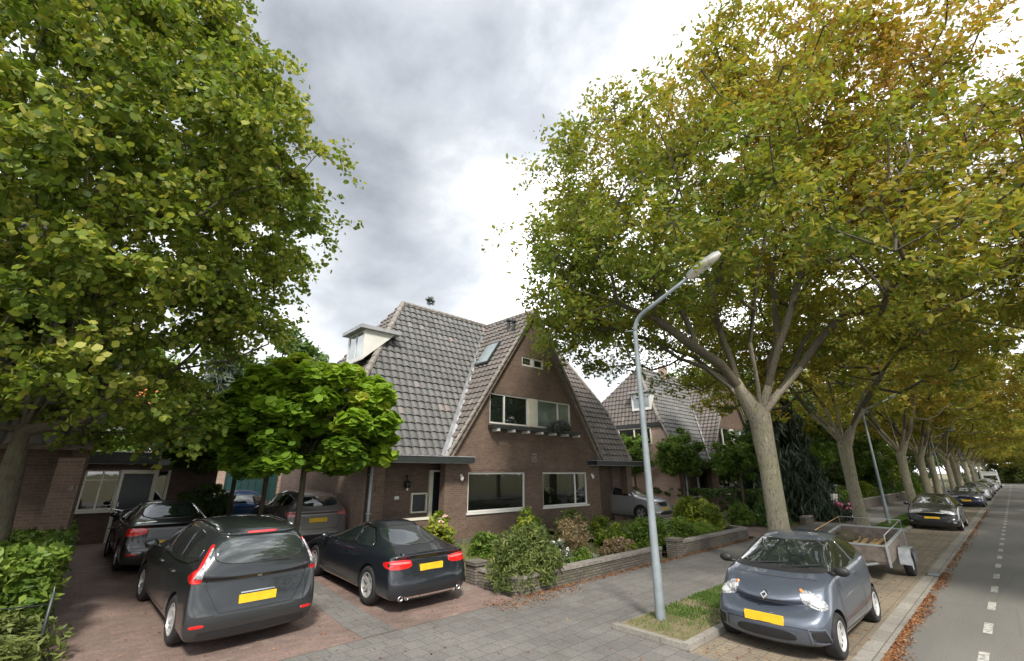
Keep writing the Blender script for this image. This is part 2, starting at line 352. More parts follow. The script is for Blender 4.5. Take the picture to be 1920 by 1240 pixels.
# ------------------------------------------------------------------ foliage
def unit(v): return v/np.maximum(np.linalg.norm(v, axis=-1, keepdims=True), 1e-9)
def leaves(rng, centres, rad, per, size, tint0, flat=.6, droop=.0, up=.5, tvar=.15, long=1.5, squash=.7, hexa=False, sprays=0):
    """leaf-shaped faces scattered round clump centres, or strung along little sprays of twigs"""
    n = len(centres)*per
    c = np.repeat(centres, per, 0); rr = np.repeat(rad, per)[:, None]
    if sprays:
        m = len(centres); D = unit(rng.normal(size=(m, sprays, 3))*np.array([1, 1, squash*.8])); Ln = .65+.75*rng.random((m, sprays, 1))
        idx = rng.integers(0, sprays, n); ci = np.repeat(np.arange(m), per)
        t = (.15+.85*rng.random((n, 1))**.75)
        d = D[ci, idx]*Ln[ci, idx]*t; d = d+rng.normal(size=(n, 3))*.13*(1.15-.5*t); d[:, 2] -= .18*t[:, 0]**2
    else:
        D = None; d = unit(rng.normal(size=(n, 3)))*(rng.random((n, 1))**.45); d[:, 2] *= squash
    p = c+d*rr
    nrm = unit(rng.normal(size=(n, 3))+np.array([0, 0, up*2])+d*.6)
    a = unit(np.cross(nrm, rng.normal(size=(n, 3)))); a[:, 2] -= droop; a = unit(a)
    b = unit(np.cross(nrm, a))
    s = (size*(.55+.9*rng.random((n, 1))))
    la = a*s*.5*long; lb = b*s*.5*flat*(.75+.5*rng.random((n, 1)))
    if hexa: V = np.stack([p-la, p-la*.45+lb*.85, p+la*.25+lb, p+la, p+la*.25-lb, p-la*.45-lb*.85], 1)
    else: V = np.stack([p-la, p-la*.05+lb, p+la, p-la*.05-lb], 1)
    t_ = np.repeat(tint0, per)+rng.normal(size=n)*tvar
    if sprays: return V, t_, D*Ln*rad[:, None, None]
    return V, t_
def grow(rng, trunk, limbs, centres, r_tip=.012, expo=.5, climb=.6, wob=.12):
    """trunk: [(p,r)], limbs: [[p..]] then each clump centre joins the nearest node; returns node arrays"""
    P = []; par = []; fixed = {}
    for i, (p, r) in enumerate(trunk):
        P.append(np.array(p, float)); par.append(i-1); fixed[i] = r
    top = len(P)-1
    for lb in limbs:
        prev = lb[0] if isinstance(lb[0], int) else top
        pts = lb[1:] if isinstance(lb[0], int) else lb
        for q in pts:
            q = np.array(q, float); a = P[prev]
            k = max(1, int(np.linalg.norm(q-a)/.7))
            for j in range(1, k+1):
                P.append(a+(q-a)*j/k+(rng.normal(size=3)*.05 if j < k else 0)); par.append(prev); prev = len(P)-1
    start = max(1, len(trunk)-2)
    base = P[top]
    order = np.argsort(np.linalg.norm(centres-base, axis=1))
    tips = []
    for ci in order:
        c = centres[ci]
        A = np.array(P[start:]); d = c-A; dist = np.linalg.norm(d, axis=1)
        cost = dist+climb*np.maximum(0, A[:, 2]-c[2]+.1)+.15*np.linalg.norm(A-base, axis=1)
        k = int(np.argmin(cost))+start
        a = P[k]; L = np.linalg.norm(c-a); m = max(1, int(L/.55)); prev = k
        w = rng.normal(size=3)*wob*L; w2 = rng.normal(size=3)*wob*L*.5
        for j in range(1, m+1):
            t = j/m; q = a+(c-a)*t+w*math.sin(math.pi*t)+w2*math.sin(2*math.pi*t)
            q[2] += .12*L*math.sin(math.pi*t)*(-.5)
            P.append(q); par.append(prev); prev = len(P)-1
        tips.append(prev)
    n = len(P); cnt = np.zeros(n); 
    ch = np.zeros(n, int)
    for i in range(n):
        if par[i] >= 0: ch[par[i]] += 1
    cnt[ch == 0] = 1
    for i in range(n-1, 0, -1): cnt[par[i]] += cnt[i]
    rad = r_tip*np.maximum(cnt, 1)**expo
    for i, r in fixed.items(): rad[i] = r
    mx = trunk[-1][1]*.72
    for i in range(len(trunk), n): rad[i] = min(rad[i], mx, rad[par[i]]*1.0)
    return np.array(P), np.array(par), rad
def wood_mesh(name, P, par, rad, thick_only=.0, n0=10):
    vs = []; fs = []; first = {}
    kids = {}
    for i in range(1, len(P)): kids.setdefault(par[i], []).append(i)
    # chains
    stack = [(0, None)]
    out = MB()
    done = set()
    def chain(i0, i1):
        c = [i0, i1]
        while True:
            ks = [k for k in kids.get(c[-1], [])]
            if not ks: break
            k = max(ks, key=lambda q: rad[q]); c.append(k); done.add(k)
        return c
    roots = [(0, kids[0][0])]
    todo = list(roots); done.add(kids[0][0])
    while todo:
        a, b = todo.pop(); c = chain(a, b)
        pts = [P[i] for i in c]; rs = [float(rad[i]) for i in c]
        if a != 0: rs[0] = min(rs[0], rs[1]*1.15)
        if max(rs) >= thick_only:
            nn = n0 if rs[0] > .2 else (7 if rs[0] > .07 else (5 if rs[0] > .03 else 3))
            if a == 0 and len(pts) > 2: rs[0] *= 1.0
            out.tube(pts, rs, nn, cap=False)
        for i in c:
            for k in kids.get(i, []):
                if k not in done: done.add(k); todo.append((i, k))
    me = bpy.data.meshes.new(name); me.from_pydata(out.v, [], out.f)
    return me
def tree(name, loc, seed, trunk, limbs, centres, rads, per, size, mat, label, group=None, tints=None, barkmat='bark', branchmat='bark_branch', rz=0, cat='tree', leafkw={}, growkw={}):
    rng = np.random.default_rng(seed)
    root = empty(name, loc, rz, label, cat, group)
    P, par, rad = grow(rng, trunk, limbs, centres, **growkw)
    me = wood_mesh('trunk', P, par, rad)
    me.materials.append(M[barkmat]); me.materials.append(M[branchmat])
    zt = trunk[-1][0][2]+.8
    z = np.empty(len(me.vertices)*3); me.vertices.foreach_get('co', z); z = z.reshape(-1, 3)
    mi = np.array([1 if z[p.vertices[0]][2] > zt else 0 for p in me.polygons]); me.polygons.foreach_set('material_index', mi)
    link('trunk', me, None, root, True)
    if tints is None: tints = rng.random(len(centres))*.5+.2
    if leafkw.get('sprays'):
        V, t, D = leaves(rng, centres, rads, per, size, tints, **leafkw)
        # the twigs of every spray join the limbs in the trunk mesh
        m, k = D.shape[:2]; A = np.repeat(centres, k, 0); d = D.reshape(-1, 3); B = A+d*.95; B[:, 2] -= .15*np.linalg.norm(d, axis=1)
        o1 = unit(np.cross(d, [0, 0, 1.])+1e-6)*.007; o2 = unit(np.cross(d, o1))*.007
        tv = np.stack([A+o1, A-o1*.5+o2, A-o1*.5-o2, B], 1).reshape(-1, 3); q = np.arange(len(A))[:, None]*4
        tf = np.concatenate([q+np.array([[0, 1, 3]]), q+np.array([[1, 2, 3]]), q+np.array([[2, 0, 3]])], 0)
        tm = bpy.data.meshes.new('twigs'); tm.from_pydata(tv.tolist(), [], tf.tolist()); tm.materials.append(M[barkmat]); tm.materials.append(M[branchmat])
        tm.polygons.foreach_set('material_index', np.ones(len(tf), np.int32))
        bm = bmesh.new(); bm.from_mesh(me); bm.from_mesh(tm); bm.to_mesh(me); bm.free(); bpy.data.meshes.remove(tm)
        me.polygons.foreach_set('use_smooth', np.ones(len(me.polygons), bool))
    else: V, t = leaves(rng, centres, rads, per, size, tints, **leafkw)
    link('crown', quads_mesh('crown', V, t, V.shape[1]), mat, root)
    return root
def shrub(name, loc, r, h, n, per, size, mat, label, cat='shrub', group=None, seed=1, stems=7, tvar=.15, z0=.05, tint=(.2, .8), leafkw={}, extra=None, shape='dome', rad=.16, stemmat='bark_twig'):
    rng = np.random.default_rng(seed); rx, ry = (r if isinstance(r, tuple) else (r, r))
    root = empty(name, loc, 0, label, cat, group)
    c = unit(rng.normal(size=(n, 3)))*(rng.random((n, 1))**.4)
    if shape == 'dome': c[:, 2] = np.abs(c[:, 2]); c *= np.array([rx, ry, h]); c[:, 2] += z0
    elif shape == 'ball': c = c*np.array([rx, ry, h/2])+np.array([0, 0, h/2+z0])
    elif shape == 'box':
        c = rng.random((n, 3))*2-1
        ax = rng.integers(0, 3, n); sg = np.where(rng.random(n) < .5, -1, 1)
        for k in range(n): c[k, ax[k]] = (1 if ax[k] == 2 else sg[k])*(.88+.14*rng.random())
        c = c*np.array([rx, ry, h/2])+np.array([0, 0, h/2+z0])
    t0 = tint[0]+(tint[1]-tint[0])*rng.random(n)
    V, t = leaves(rng, c, np.full(n, rad)*(.7+.6*rng.random(n)), per, size, t0, tvar=tvar, **leafkw)
    f = link('foliage', quads_mesh('foliage', V, t), mat, root)
    mb = MB()
    for k in range(stems):
        q = c[rng.integers(n)]; b = np.array([q[0]*.25, q[1]*.25, -.03]); mid = (b+q)/2+rng.normal(size=3)*.05
        mb.tube([b, mid, q], [.014+.01*h, .01+.006*h, .004], 5, cap=False)
    mb.build('stem', stemmat, root, True)
    if extra:
        em, en, es = extra
        k = rng.integers(0, n, en); top = c[k]+np.array([0, 0, .08])
        V, t = leaves(rng, top, np.full(en, es*1.0), 14, es*.75, np.full(en, .5), flat=1, long=1)
        link('flowers', quads_mesh('flowers', V, t), em, root)
    return root
def gz(x, y):
    return min(max(0, (y-8.3)*.045), .35)
# ------------------------------------------------------------------ the setting: ground, road, pavements
def sheet(name, rects, mat, dz, kind='structure', zf=gz):
    mb = MB()
    for x0, x1, y0, y1 in rects:
        ys = sorted({y0, y1} | {y for y in (8.3, 10, 12, 14, 16.08) if y0 < y < y1})
        for a, b in zip(ys, ys[1:]):
            mb.quad((x0, a, zf(0, a)+dz), (x1, a, zf(0, a)+dz), (x1, b, zf(0, b)+dz), (x0, b, zf(0, b)+dz))
    o = mb.build(name, mat); tag(o, kind=kind); return o
sheet('ground', [(-700, 900, -700, 700)], 'garden_soil', -.07)
sheet('road', [(-80, 600, -6.2, 1.8)], 'asphalt', 0)
sheet('gutter', [(-80, 600, 1.8, 2.12)], 'gutter_stone', .004)
sheet('parking_bay', [(7.0, 600, 2.12, 3.77)], 'beige_clinker', .004)
sheet('driveway_crossing', [(-30, 7.0, 2.12, 7.5)], 'sidewalk_tiles', .004)
sheet('opposite_pavement', [(-80, 600, -14, -6.2)], 'sidewalk_tiles', .08)
sheet('sidewalk', [(7.0, 600, 5.12, 7.62)], 'sidewalk_tiles', .004)
sheet('parking_lot', [(-.05, 7.05, 7.5, 34)], 'red_clinker', .006)
sheet('neighbour_driveway', [(20.4, 25.2, 7.62, 34)], 'red_clinker', .006)
sheet('drive_paving', [(15.9, 20.6, 3.77, 5.12), (25.0, 26.6, 3.77, 5.12), (44, 47, 3.77, 5.12)], 'beige_clinker', .006)
segs = [(7.0, 15.9), (20.6, 25.0), (26.6, 44), (47, 90), (93, 300)]
sheet('verge', [(a+.12, b-.12, 3.89, 5.04) for a, b in segs], 'verge_soil', .075)
mb = MB()
for a, b in segs:
    x = a
    while x < b-.01:
        e = min(x+.9, b) if a < 20 else b
        mb.box(x+.004, e-.004, 3.77, 3.89, -.1, .098); x = e
    for xx in (a, b-.12):
        for k in range(2): mb.box(xx, xx+.12, 3.893+k*.615, 3.893+(k+1)*.615-.008, -.1, .085)
    mb.box(a+.12, b-.12, 5.045, 5.115, -.1, .05)
tag(mb.build('kerb', 'kerb_stone'), kind='structure')
mb = MB()
for k in range(120):
    x = 5.6+k*1.9
    mb.quad((x, .82, .005), (x+.75, .82, .005), (x+.75, .93, .005), (x, .93, .005))
def worn():
    m, n, p, o = newmat('worn_marking'); a = N(n, 'ShaderNodeTexNoise', i_Scale=14, i_Detail=6, i_Roughness=.7); LK(n, worldco(n), a.inputs['Vector'])
    LK(n, ramp(n, a.outputs[0], [(.40, (.19, .185, .17)), (.56, (.52, .52, .49))]), p.inputs['Base Color']); p.inputs['Roughness'].default_value = .8
worn()
tag(mb.build('road_marking', 'worn_marking'), kind='structure')
# strip of grey tiles between the two parking places
mb = MB(); mb.quad((3.75, 7.52, .011), (4.35, 7.52, .011), (4.35, 8.3, .011), (3.75, 8.3, .011)); mb.quad((3.75, 8.3, .011), (4.35, 8.3, .011), (4.35, 13, gz(0, 13)+.011), (3.75, 13, gz(0, 13)+.011))
tag(mb.build('tile_strip', 'sidewalk_tiles'), kind='structure')
rng = np.random.default_rng(5)
def scatter(name, pts, size, mat, label, cat, flatness=1, tint=(0, 1), zj=.012):
    n = len(pts); p = np.array(pts, float); p[:, 2] += rng.random(n)*zj
    a = rng.normal(size=(n, 3)); a[:, 2] *= .25; a = unit(a); nr = np.array([0, 0, 1.])+rng.normal(size=(n, 3))*.3; b = unit(np.cross(nr, a))
    s = size*(.5+rng.random((n, 1)))
    V = np.stack([p-a*s*.6, p+b*s*.35, p+a*s*.6, p-b*s*.35], 1)
    o = link(name, quads_mesh(name, V, tint[0]+(tint[1]-tint[0])*rng.random(n)), mat)
    return tag(o, label, cat, kind='stuff')
pts = []
for k in range(13000):
    x = 6.5+rng.random()**1.8*40; dens = 1.0 if x < 17 else .5
    d = abs(rng.normal())*.085; y = 1.82-d*min(1.3, .75+.5*math.sin(x*.9)**2)
    if math.sin(x*1.7)+math.sin(x*.63+1) < -1.2 and rng.random() < .7: continue
    if rng.random() < dens: pts.append((x, y, .012))
for k in range(2600): pts.append((7.3+rng.random()*12.5, 7.6-abs(rng.normal())*.10, .012))
for k in range(700): pts.append((6.3+rng.random()*2.4, 7.35+rng.normal()*.22, .012))
for k in range(500): pts.append((rng.random()*16-1, 3+rng.random()*5.2, .012))
for k in range(900): x = 7+rng.random()*30; pts.append((x, 2.1+rng.random()*1.6, .012))
for k in range(260): pts.append((rng.random()*40, -3+rng.random()*4.5, .006))
for k in range(300): y = 7.6+rng.random()*6; pts.append((rng.random()*7, y, gz(0, y)+.012))
scatter('fallen_leaves', pts, .034, 'leaf_litter', 'rust brown fallen leaves gathered along the gutter and wall foot', 'fallen leaves')
# grass on the verge
def grass(name, rects, dens, h, label, tint=(0, .8), zf=lambda x, y: .07):
    V = []; T = []
    for x0, x1, y0, y1, dn in rects:
        n = int((x1-x0)*(y1-y0)*dens*dn)
        x = x0+rng.random(n)*(x1-x0); y = y0+rng.random(n)*(y1-y0)
        keep = (np.sin(x*2.3+y*3.1)+np.sin(x*5.1-y*2.2)+rng.normal(size=n)*.8) > -.9
        x = x[keep]; y = y[keep]; n = len(x)
        z = np.array([zf(a, b) for a, b in zip(x, y)])
        p = np.stack([x, y, z], 1); d = rng.normal(size=(n, 3))*.35; d[:, 2] = 1; d = unit(d)
        hh = h*(.5+rng.random((n, 1))); w = unit(np.cross(d, rng.normal(size=(n, 3))))*.006*(1+hh*6)
        V.append(np.stack([p-w, p+w, p+d*hh+w*.2, p+d*hh-w*.2], 1)); T.append(tint[0]+(tint[1]-tint[0])*rng.random(n)**(2 if dn > .6 else .7))
    o = link(name, quads_mesh(name, np.concatenate(V), np.concatenate(T)), 'grass_blade')
    return tag(o, label, 'grass', kind='stuff')
grass('verge_grass', [(7.2, 9.0, 3.92, 5.0, .35), (8.2, 10.2, 4.3, 5.05, 1), (9.2, 15.6, 3.92, 5.04, 1.2), (20.8, 24.8, 3.92, 5.02, .6), (26.8, 40, 3.92, 5.02, 1.0)], 1900, .042, 'short patchy green grass on the verge round the lamp post and trees')
grass('garden_grass', [(7.3, 13.2, 8.0, 12.6, .5), (14.2, 19.6, 7.8, 12.6, .8)], 420, .11, 'dry yellowish grass between the shrubs of the front garden', (.4, 1), zf=lambda x, y: gz(x, y)+.08)
sheet('garden_bed', [(7.15, 13.3, 7.75, 13.3), (13.9, 20.2, 7.75, 13.3)], 'garden_soil', .08)
sheet('gravel_bed', [(8.2, 11.9, 7.95, 9.3)], 'gravel', .095)
# ------------------------------------------------------------------ houses
def tiled(name, O, U, V, poly, mat, parent, tw=.29, course=.31, seed=0, wave=.06, lip=.045, cell=None):
    """clay-tile slope as courses of overlapping wavy tiles, clipped to poly given in (u, v) metres"""
    O = Vector(O); U = Vector(U).normalized(); V = Vector(V).normalized(); Nn = U.cross(V).normalized()
    rg = np.random.default_rng(seed)
    u0 = min(p[0] for p in poly); u1 = max(p[0] for p in poly); v0 = min(p[1] for p in poly); v1 = max(p[1] for p in poly)
    prof = [(0, .0), (.10, .6), (.25, 1), (.42, .95), (.60, .6), (.80, .12), (.92, -.15)]
    us = []; nt_ = int((u1-u0)/tw)+2
    for k in range(nt_):
        for a, h in prof: us.append((u0-.001+(k+a)*tw, h, k))
    rows = int((v1-v0)/course)+1
    vs = []; fs = []; tint = []
    for r in range(rows+1):
        va = v0+r*course-.001; vb = va+course*1.06
        sag = rg.normal(size=nt_+1)*.004
        jit = rg.normal(size=nt_+1)*.006
        base = len(vs)
        for (u, h, k) in us:
            n0 = lip+h*wave+sag[k]
            vs += [O+U*u+V*(va+jit[k])+Nn*(-.01), O+U*u+V*(va+jit[k])+Nn*n0, O+U*u+V*vb+Nn*(h*wave*.8+.002)]
        tt = .52+rg.normal(size=nt_+1)*.06+rg.normal()*.03
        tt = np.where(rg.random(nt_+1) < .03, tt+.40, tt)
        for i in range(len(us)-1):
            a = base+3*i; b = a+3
            fs += [(a, b, b+1, a+1), (a+1, b+1, b+2, a+2)]; kq = tt[us[i][2]]*(.35 if us[i][1] <= .12 and us[i+1][1] <= .12 else 1); tint += [tt[us[i][2]]*.55, kq]  # troughs and course lips get a darker tint: shade between tiles painted in
    me = bpy.data.meshes.new(name); me.from_pydata(vs, [], fs)
    at = me.attributes.new('tint', 'FLOAT', 'FACE'); at.data.foreach_set('value', np.clip(np.array(tint), 0, 1).astype(np.float32))
    bm = bmesh.new(); bm.from_mesh(me)
    n = len(poly); cu = sum(p[0] for p in poly)/n; cv = sum(p[1] for p in poly)/n
    for i in range(n):
        a, b = poly[i], poly[(i+1) % n]
        e = (b[0]-a[0], b[1]-a[1]); nn = (e[1], -e[0])
        if (cu-a[0])*nn[0]+(cv-a[1])*nn[1] > 0: nn = (-nn[0], -nn[1])
        no = (U*nn[0]+V*nn[1]).normalized()
        bmesh.ops.bisect_plane(bm, geom=bm.verts[:]+bm.edges[:]+bm.faces[:], plane_co=O+U*a[0]+V*a[1], plane_no=no, clear_outer=True)
    bm.to_mesh(me); bm.free()
    # board below so no light leaks between courses
    o = link(name, me, mat, parent)
    return o
def plane_board(mb, O, U, V, poly, t=.12, off=-.02):
    O = Vector(O); U = Vector(U).normalized(); V = Vector(V).normalized(); Nn = U.cross(V).normalized()
    top = [O+U*u+V*v+Nn*off for u, v in poly]; bot = [p-Nn*t for p in top]; n = len(poly)
    mb.add(top+bot, [tuple(range(n)), tuple(range(2*n-1, n-1, -1))]+[(i, i+n, (i+1) % n+n, (i+1) % n) for i in range(n)])
def window(parent, x0, x1, z0, z1, y, mulls=(), frame='white_paint', glass='house_glass', fw=.06, sill=True, hm=(), name='window', deep=.09, panes=None, sillmat=None):
    """window in a wall facing -y whose outer face is at y"""
    mb = MB()
    mb.box(x0, x1, y+deep-.05, y+deep+.03, z1-fw, z1); mb.box(x0, x1, y+deep-.05, y+deep+.03, z0, z0+fw)
    mb.box(x0, x0+fw, y+deep-.05, y+deep+.03, z0+fw, z1-fw); mb.box(x1-fw, x1, y+deep-.05, y+deep+.03, z0+fw, z1-fw)
    for m_ in mulls: mb.box(m_-fw*.5, m_+fw*.5, y+deep-.048, y+deep+.028, z0+fw, z1-fw)
    for h_ in hm: mb.box(x0+fw, x1-fw, y+deep-.044, y+deep+.024, h_-fw*.3, h_+fw*.3)
    w = mb.build(name, frame, parent)
    xs = [x0+fw]+[q for m_ in mulls for q in (m_-fw*.5, m_+fw*.5)]+[x1-fw]
    for i in range(0, len(xs), 2):
        g = MB(); g.box(xs[i], xs[i+1], y+deep, y+deep+.012, z0+fw, z1-fw)
        g.build('pane', (panes[i//2] if panes else glass), w)
    if sill:
        s = MB(); s.box(x0-.05, x1+.05, y-.05, y+deep-.05, z0-.07, z0-.003); s.build('sill', sillmat or frame, w)
    return w
def semi_house(cx, hw, rl, label, seed, detail=True, wallmat='brick', sidemat='brick', zg=.0, only=None):
    YF, YR, ZR, ZE = 13.3, 16.5, 9.5, 3.0; GW = 4.37; ZS = 5.5
    h = empty('brick_house', (cx, YF, .2), 0, label, 'house', 'semi detached brick houses along the street')
    L = lambda o: (setattr(o, 'matrix_parent_inverse', Matrix.Translation((-cx, -YF, -.2))), o)[1]
    # build in world coordinates, parented with an inverse so the numbers stay readable
    class PH: pass
    def fin():
        for o in h.children: o.matrix_parent_inverse = Matrix.Translation((-cx, -YF, -.2))
    ky = (YR-YF)/(ZR-ZE)
    xl, xr = cx-hw, cx+hw
    # --- gable wall with openings
    wmb = MB(); wmb.prism([(cx-GW, -.3), (cx+GW, -.3), (cx+GW, 2.95), (cx, 9.36), (cx-GW, 2.95)], YF, YF+.32)
    wall = wmb.build('wall', wallmat)
    op = [(cx-3.38, cx-.53, 1.13, 2.48), (cx+.5, cx+3.42, 1.13, 2.48), (cx-2.42, cx+2.45, 4.30, 5.50), (cx-.66, cx+.72, 6.87, 7.30)]
    c = MB()
    for x0, x1, z0, z1 in op: c.box(x0, x1, YF-.5, YF+.6, z0, z1)
    boolean(wall, c.build('cut', None)); wall.parent = h
    # rooms behind the windows
    rm = MB(); rm.box(cx-3.42, cx-.1, YF+.33, YF+3.5, .4, 2.8); rm.box(cx+.1, cx+GW-.1, YF+.33, YF+3.5, .4, 2.8); rm.box(cx-2.45, cx+2.5, YF+.33, YF+2.4, 4.2, 5.56); rm.box(cx-.75, cx+.8, YF+.33, YF+1.6, 6.8, 7.4)
    me = rm.mesh('interior'); bm = bmesh.new(); bm.from_mesh(me)
    bmesh.ops.delete(bm, geom=[f for f in bm.faces if abs(f.calc_center_median().y-(YF+.33)) < .01], context='FACES'); bm.to_mesh(me); bm.free()
    link('interior', me, 'interior', h)
    window(h, *op[0], YF, panes=['pane_clear'])
    window(h, *op[1], YF, mulls=(cx+2.62,), panes=['pane_clear', 'house_glass'])
    window(h, cx-2.42, cx-.28, 4.30, 5.50, YF, mulls=(cx-1.62,), panes=['house_glass', 'house_glass'], sill=False)
    window(h, cx+.25, cx+2.45, 4.30, 5.50, YF, mulls=(cx+1.62,), panes=['pane_pale', 'pane_pale'], sill=False)
    pm = MB()
    pm.box(cx-.28, cx+.25, YF+.03, YF+.1, 4.30, 5.50)
    for k in range(9): pm.box(cx-.26, cx+.23, YF+.012, YF+.03, 4.33+k*.13, 4.33+k*.13+.11)
    pm.build('panel', 'cream_paint', h)
    window(h, cx-.66, cx+.0, 6.87, 7.30, YF, sill=False, fw=.075); window(h, cx+.06, cx+.72, 6.87, 7.30, YF, sill=False, fw=.075)
    pm = MB(); pm.box(cx+.0, cx+.06, YF+.02, YF+.1, 6.87, 7.30); pm.build('window_post', 'white_paint', h)
    # flower ledge with white brackets
    lm = MB(); lm.box(cx-2.5, cx+2.75, YF-.34, YF-.003, 4.08, 4.22); lg = lm.build('flower_ledge', 'dark_paint', h)
    for k in range(7): bk = MB(); bk.box(cx-2.3+k*.8, cx-2.22+k*.8, YF-.40, YF-.004, 3.98, 4.077); bk.build('bracket', 'white_paint', lg)
    # brick string course and a small plaque
    sm = MB(); sm.box(cx-GW, cx+GW, YF-.012, YF-.002, 2.56, 2.62); sm.build('string_course', 'brick_dark', h)
    if detail:
        pq = MB(); pq.box(cx-.13, cx+.13, YF-.03, YF-.002, 2.88, 3.22); pq.m = 1; pq.box(cx-.09, cx+.09, YF-.036, YF-.03, 2.93, 3.17); pq.m = 0
        pq.box(cx-.05, cx+.05, YF-.042, YF-.036, 2.97, 3.13); pq.build('plaque', ['mortar_trim', 'brick_dark'], h)
        for x in (cx-3.72, cx+3.75):
            lb = MB(); lb.box(x-.03, x+.03, YF-.06, YF-.002, 2.30, 2.42); lb.ell((x, YF-.10, 2.28), (.06, .06, .09)); lb.build('wall_lamp', 'white_petal', h, True)
    # --- body behind
    for s in (-1, 1):
        bd = MB(); sb = MB()
        # side walls run back, closed by the rear wall
        x = cx+s*hw
        sb.box(min(x, x-s*.3), max(x, x-s*.3), 14.62, 22, -.3, ZS+.1)
        # verge strip of wall between the low front eave and the higher side eave
        sb.prism([(min(x, x-s*.3), -.3), (max(x, x-s*.3), -.3), (max(x, x-s*.3), 5.3), (min(x, x-s*.3), 5.3)], 14.40, 14.62)
        # recessed porch wall
        xi = cx+s*(GW if s > 0 else 3.5)
        bd.box(min(x-s*.3, xi), max(x-s*.3, xi), 14.3, 14.5, -.3, 3.0)
        # inner return of the porch
        bd.box(min(xi, xi+s*.07), max(xi, xi+s*.07), YF+.322, 14.298, -.3, 3.0)
        # corner pillar and parapet
        xa = x-s*.05 if hw < 7.5 else x-s*.1
        pl_ = MB(); pl_.box(min(xa, xa-s*.42), max(xa, xa-s*.42), YF-.02, YF+.35, -.3, 2.78); pl_.build('porch_pillar', wallmat, h)
        bd.build('porch_wall', wallmat, h); sb.build('side_wall', sidemat, h)
    sb = MB(); sb.box(xl+.3, xr-.3, 21.7, 22, -.3, ZS); sb.build('rear_wall', sidemat, h)
    cr = MB(); cr.box(cx-hw+.38, cx-GW-.002, YF+.0, YF+.22, -.3, 1.02); cr.build('parapet', wallmat, h)
    cr = MB(); cr.box(cx-hw+.36, cx-GW-.002, YF-.03, YF+.25, 1.024, 1.08); cr.build('coping', 'cream_paint', h)
    # canopies (flat roofs over the porches)
    for s in ((-1, 1) if cx > 0 else (-1,)):
        x0, x1 = sorted((cx+s*(hw+.28), cx+s*(GW-.85)))
        cm = MB(); cm.box(x0, x1, YF-.55, YF-.015, 2.80, 2.985); cm.box(min(cx+s*(hw+.2), cx+s*(GW+.02)), max(cx+s*(hw+.2), cx+s*(GW+.02)), YF-.014, 14.29, 2.82, 2.97)
        ca = cm.build('canopy', 'dark_paint', h)
        c2 = MB(); c2.box(x0-.02, x1+.02, YF-.57, YF-.02, 2.987, 3.01); c2.box(x0, x1, YF-.50, YF-.02, 2.775, 2.797); c2.build('canopy_edge', 'lead', ca)
        # door with side frame on the recess wall
        xd = sorted((cx+s*(GW+.02), cx+s*(GW+.98)))
        if s < 0:
            xd = (cx-4.25, cx-3.58)
            d = MB(); d.box(xd[0], xd[1], 14.22, 14.296, .2, 2.5); dd = d.build('door', 'black_door' if s < 0 else 'brown_door', h)
            f = MB(); f.box(xd[0]-.14, xd[0]-.002, 14.20, 14.297, .2, 2.56); f.box(xd[0]-.002, xd[1], 14.20, 14.297, 2.502, 2.56); f.build('door_frame', 'cream_paint', dd)
        else:
            d = MB(); d.box(xd[0]+.1, xd[1]+.25, 14.22, 14.296, .2, 2.75); dd = d.build('door', 'brown_door', h)
            k = MB(); k.ell((xd[0]+.75, 14.18, 1.35), (.03, .03, .10)); k.build('handle', 'zinc', dd, True); k = MB(); k.box(xd[0]+.73, xd[0]+.77, 14.17, 14.218, 1.7, 1.82); k.build('spyhole_plate', 'zinc', dd)
    # low porch window, letter tray and lantern on the left recess wall
    if detail:
        window(h, cx-5.08, cx-4.45, 1.15, 1.80, 14.19, frame='cream_paint', glass='blackboard', sill=False, fw=.05, name='window')
        lm = MB(); lm.tube([(cx-5.32, 14.28, 2.35), (cx-5.32, 14.2, 2.38), (cx-5.32, 14.15, 2.2)], .025, 8); lm.box(cx-5.39, cx-5.25, 14.08, 14.22, 1.98, 2.2); lm.m = 1; lm.ell((cx-5.32, 14.15, 1.93), (.04, .04, .05)); lm.build('porch_lantern', ['dark_paint', 'white_petal'], h, True)
        nb = MB(); nb.box(cx-6.93, cx-6.75, YF-.045, YF-.022, 1.95, 2.13); nb.build('number_plate', 'brick_dark', h)
        lb = MB(); lb.box(cx-5.75, cx-5.58, 14.20, 14.297, 1.62, 1.72); lb.build('letter_tray', 'white_paint', h)
    dp = MB(); dp.tube([(xl-.02, YF-.1, 2.8), (xl-.02, YF-.1, .1)], .045, 10)
    for z in (2.4, 1.3, .5): dp.box(xl-.08, xl+.04, YF-.16, YF-.022, z, z+.04)
    dp.build('drainpipe', 'zinc', h, True)
    # --- roof
    Vf = Vector((0, ky, 1)).normalized(); lf = (ZR-ZE)/Vf.z
    sl = lambda z: (z-ZE)/Vf.z
    rb = MB()
    roof = None
    yE = YF
    for s in (-1, 1):
        O = (cx-hw, yE, ZE) if s < 0 else (cx+GW, yE, ZE)
        if s < 0: poly = [(0, 0), (hw-GW, 0), (hw, lf), (hw-rl, lf), (0, sl(ZS))]
        else: poly = [(0, 0), (hw-GW, 0), (hw-GW, sl(ZS)), (rl-GW, lf), (-GW, lf)]
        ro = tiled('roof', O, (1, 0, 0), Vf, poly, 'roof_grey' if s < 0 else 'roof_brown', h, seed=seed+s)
        if roof is None: roof = ro
        plane_board(rb, O, (1, 0, 0), Vf, poly)
        # gable roof slopes (planes falling to the left and right)
        Vg = Vector((-s*GW, 0, 9.45-2.95)).normalized(); lg = math.hypot(GW+.08, 9.5-2.95)
        Og = (cx+s*(GW+.08), 13.1, 2.90)
        U = Vector((0, 1, 0))
        yb = YF; yr_ = YR
        poly = [(0, 0), (.25, 0), (YR-13.1+.3, lg), (0, lg)]
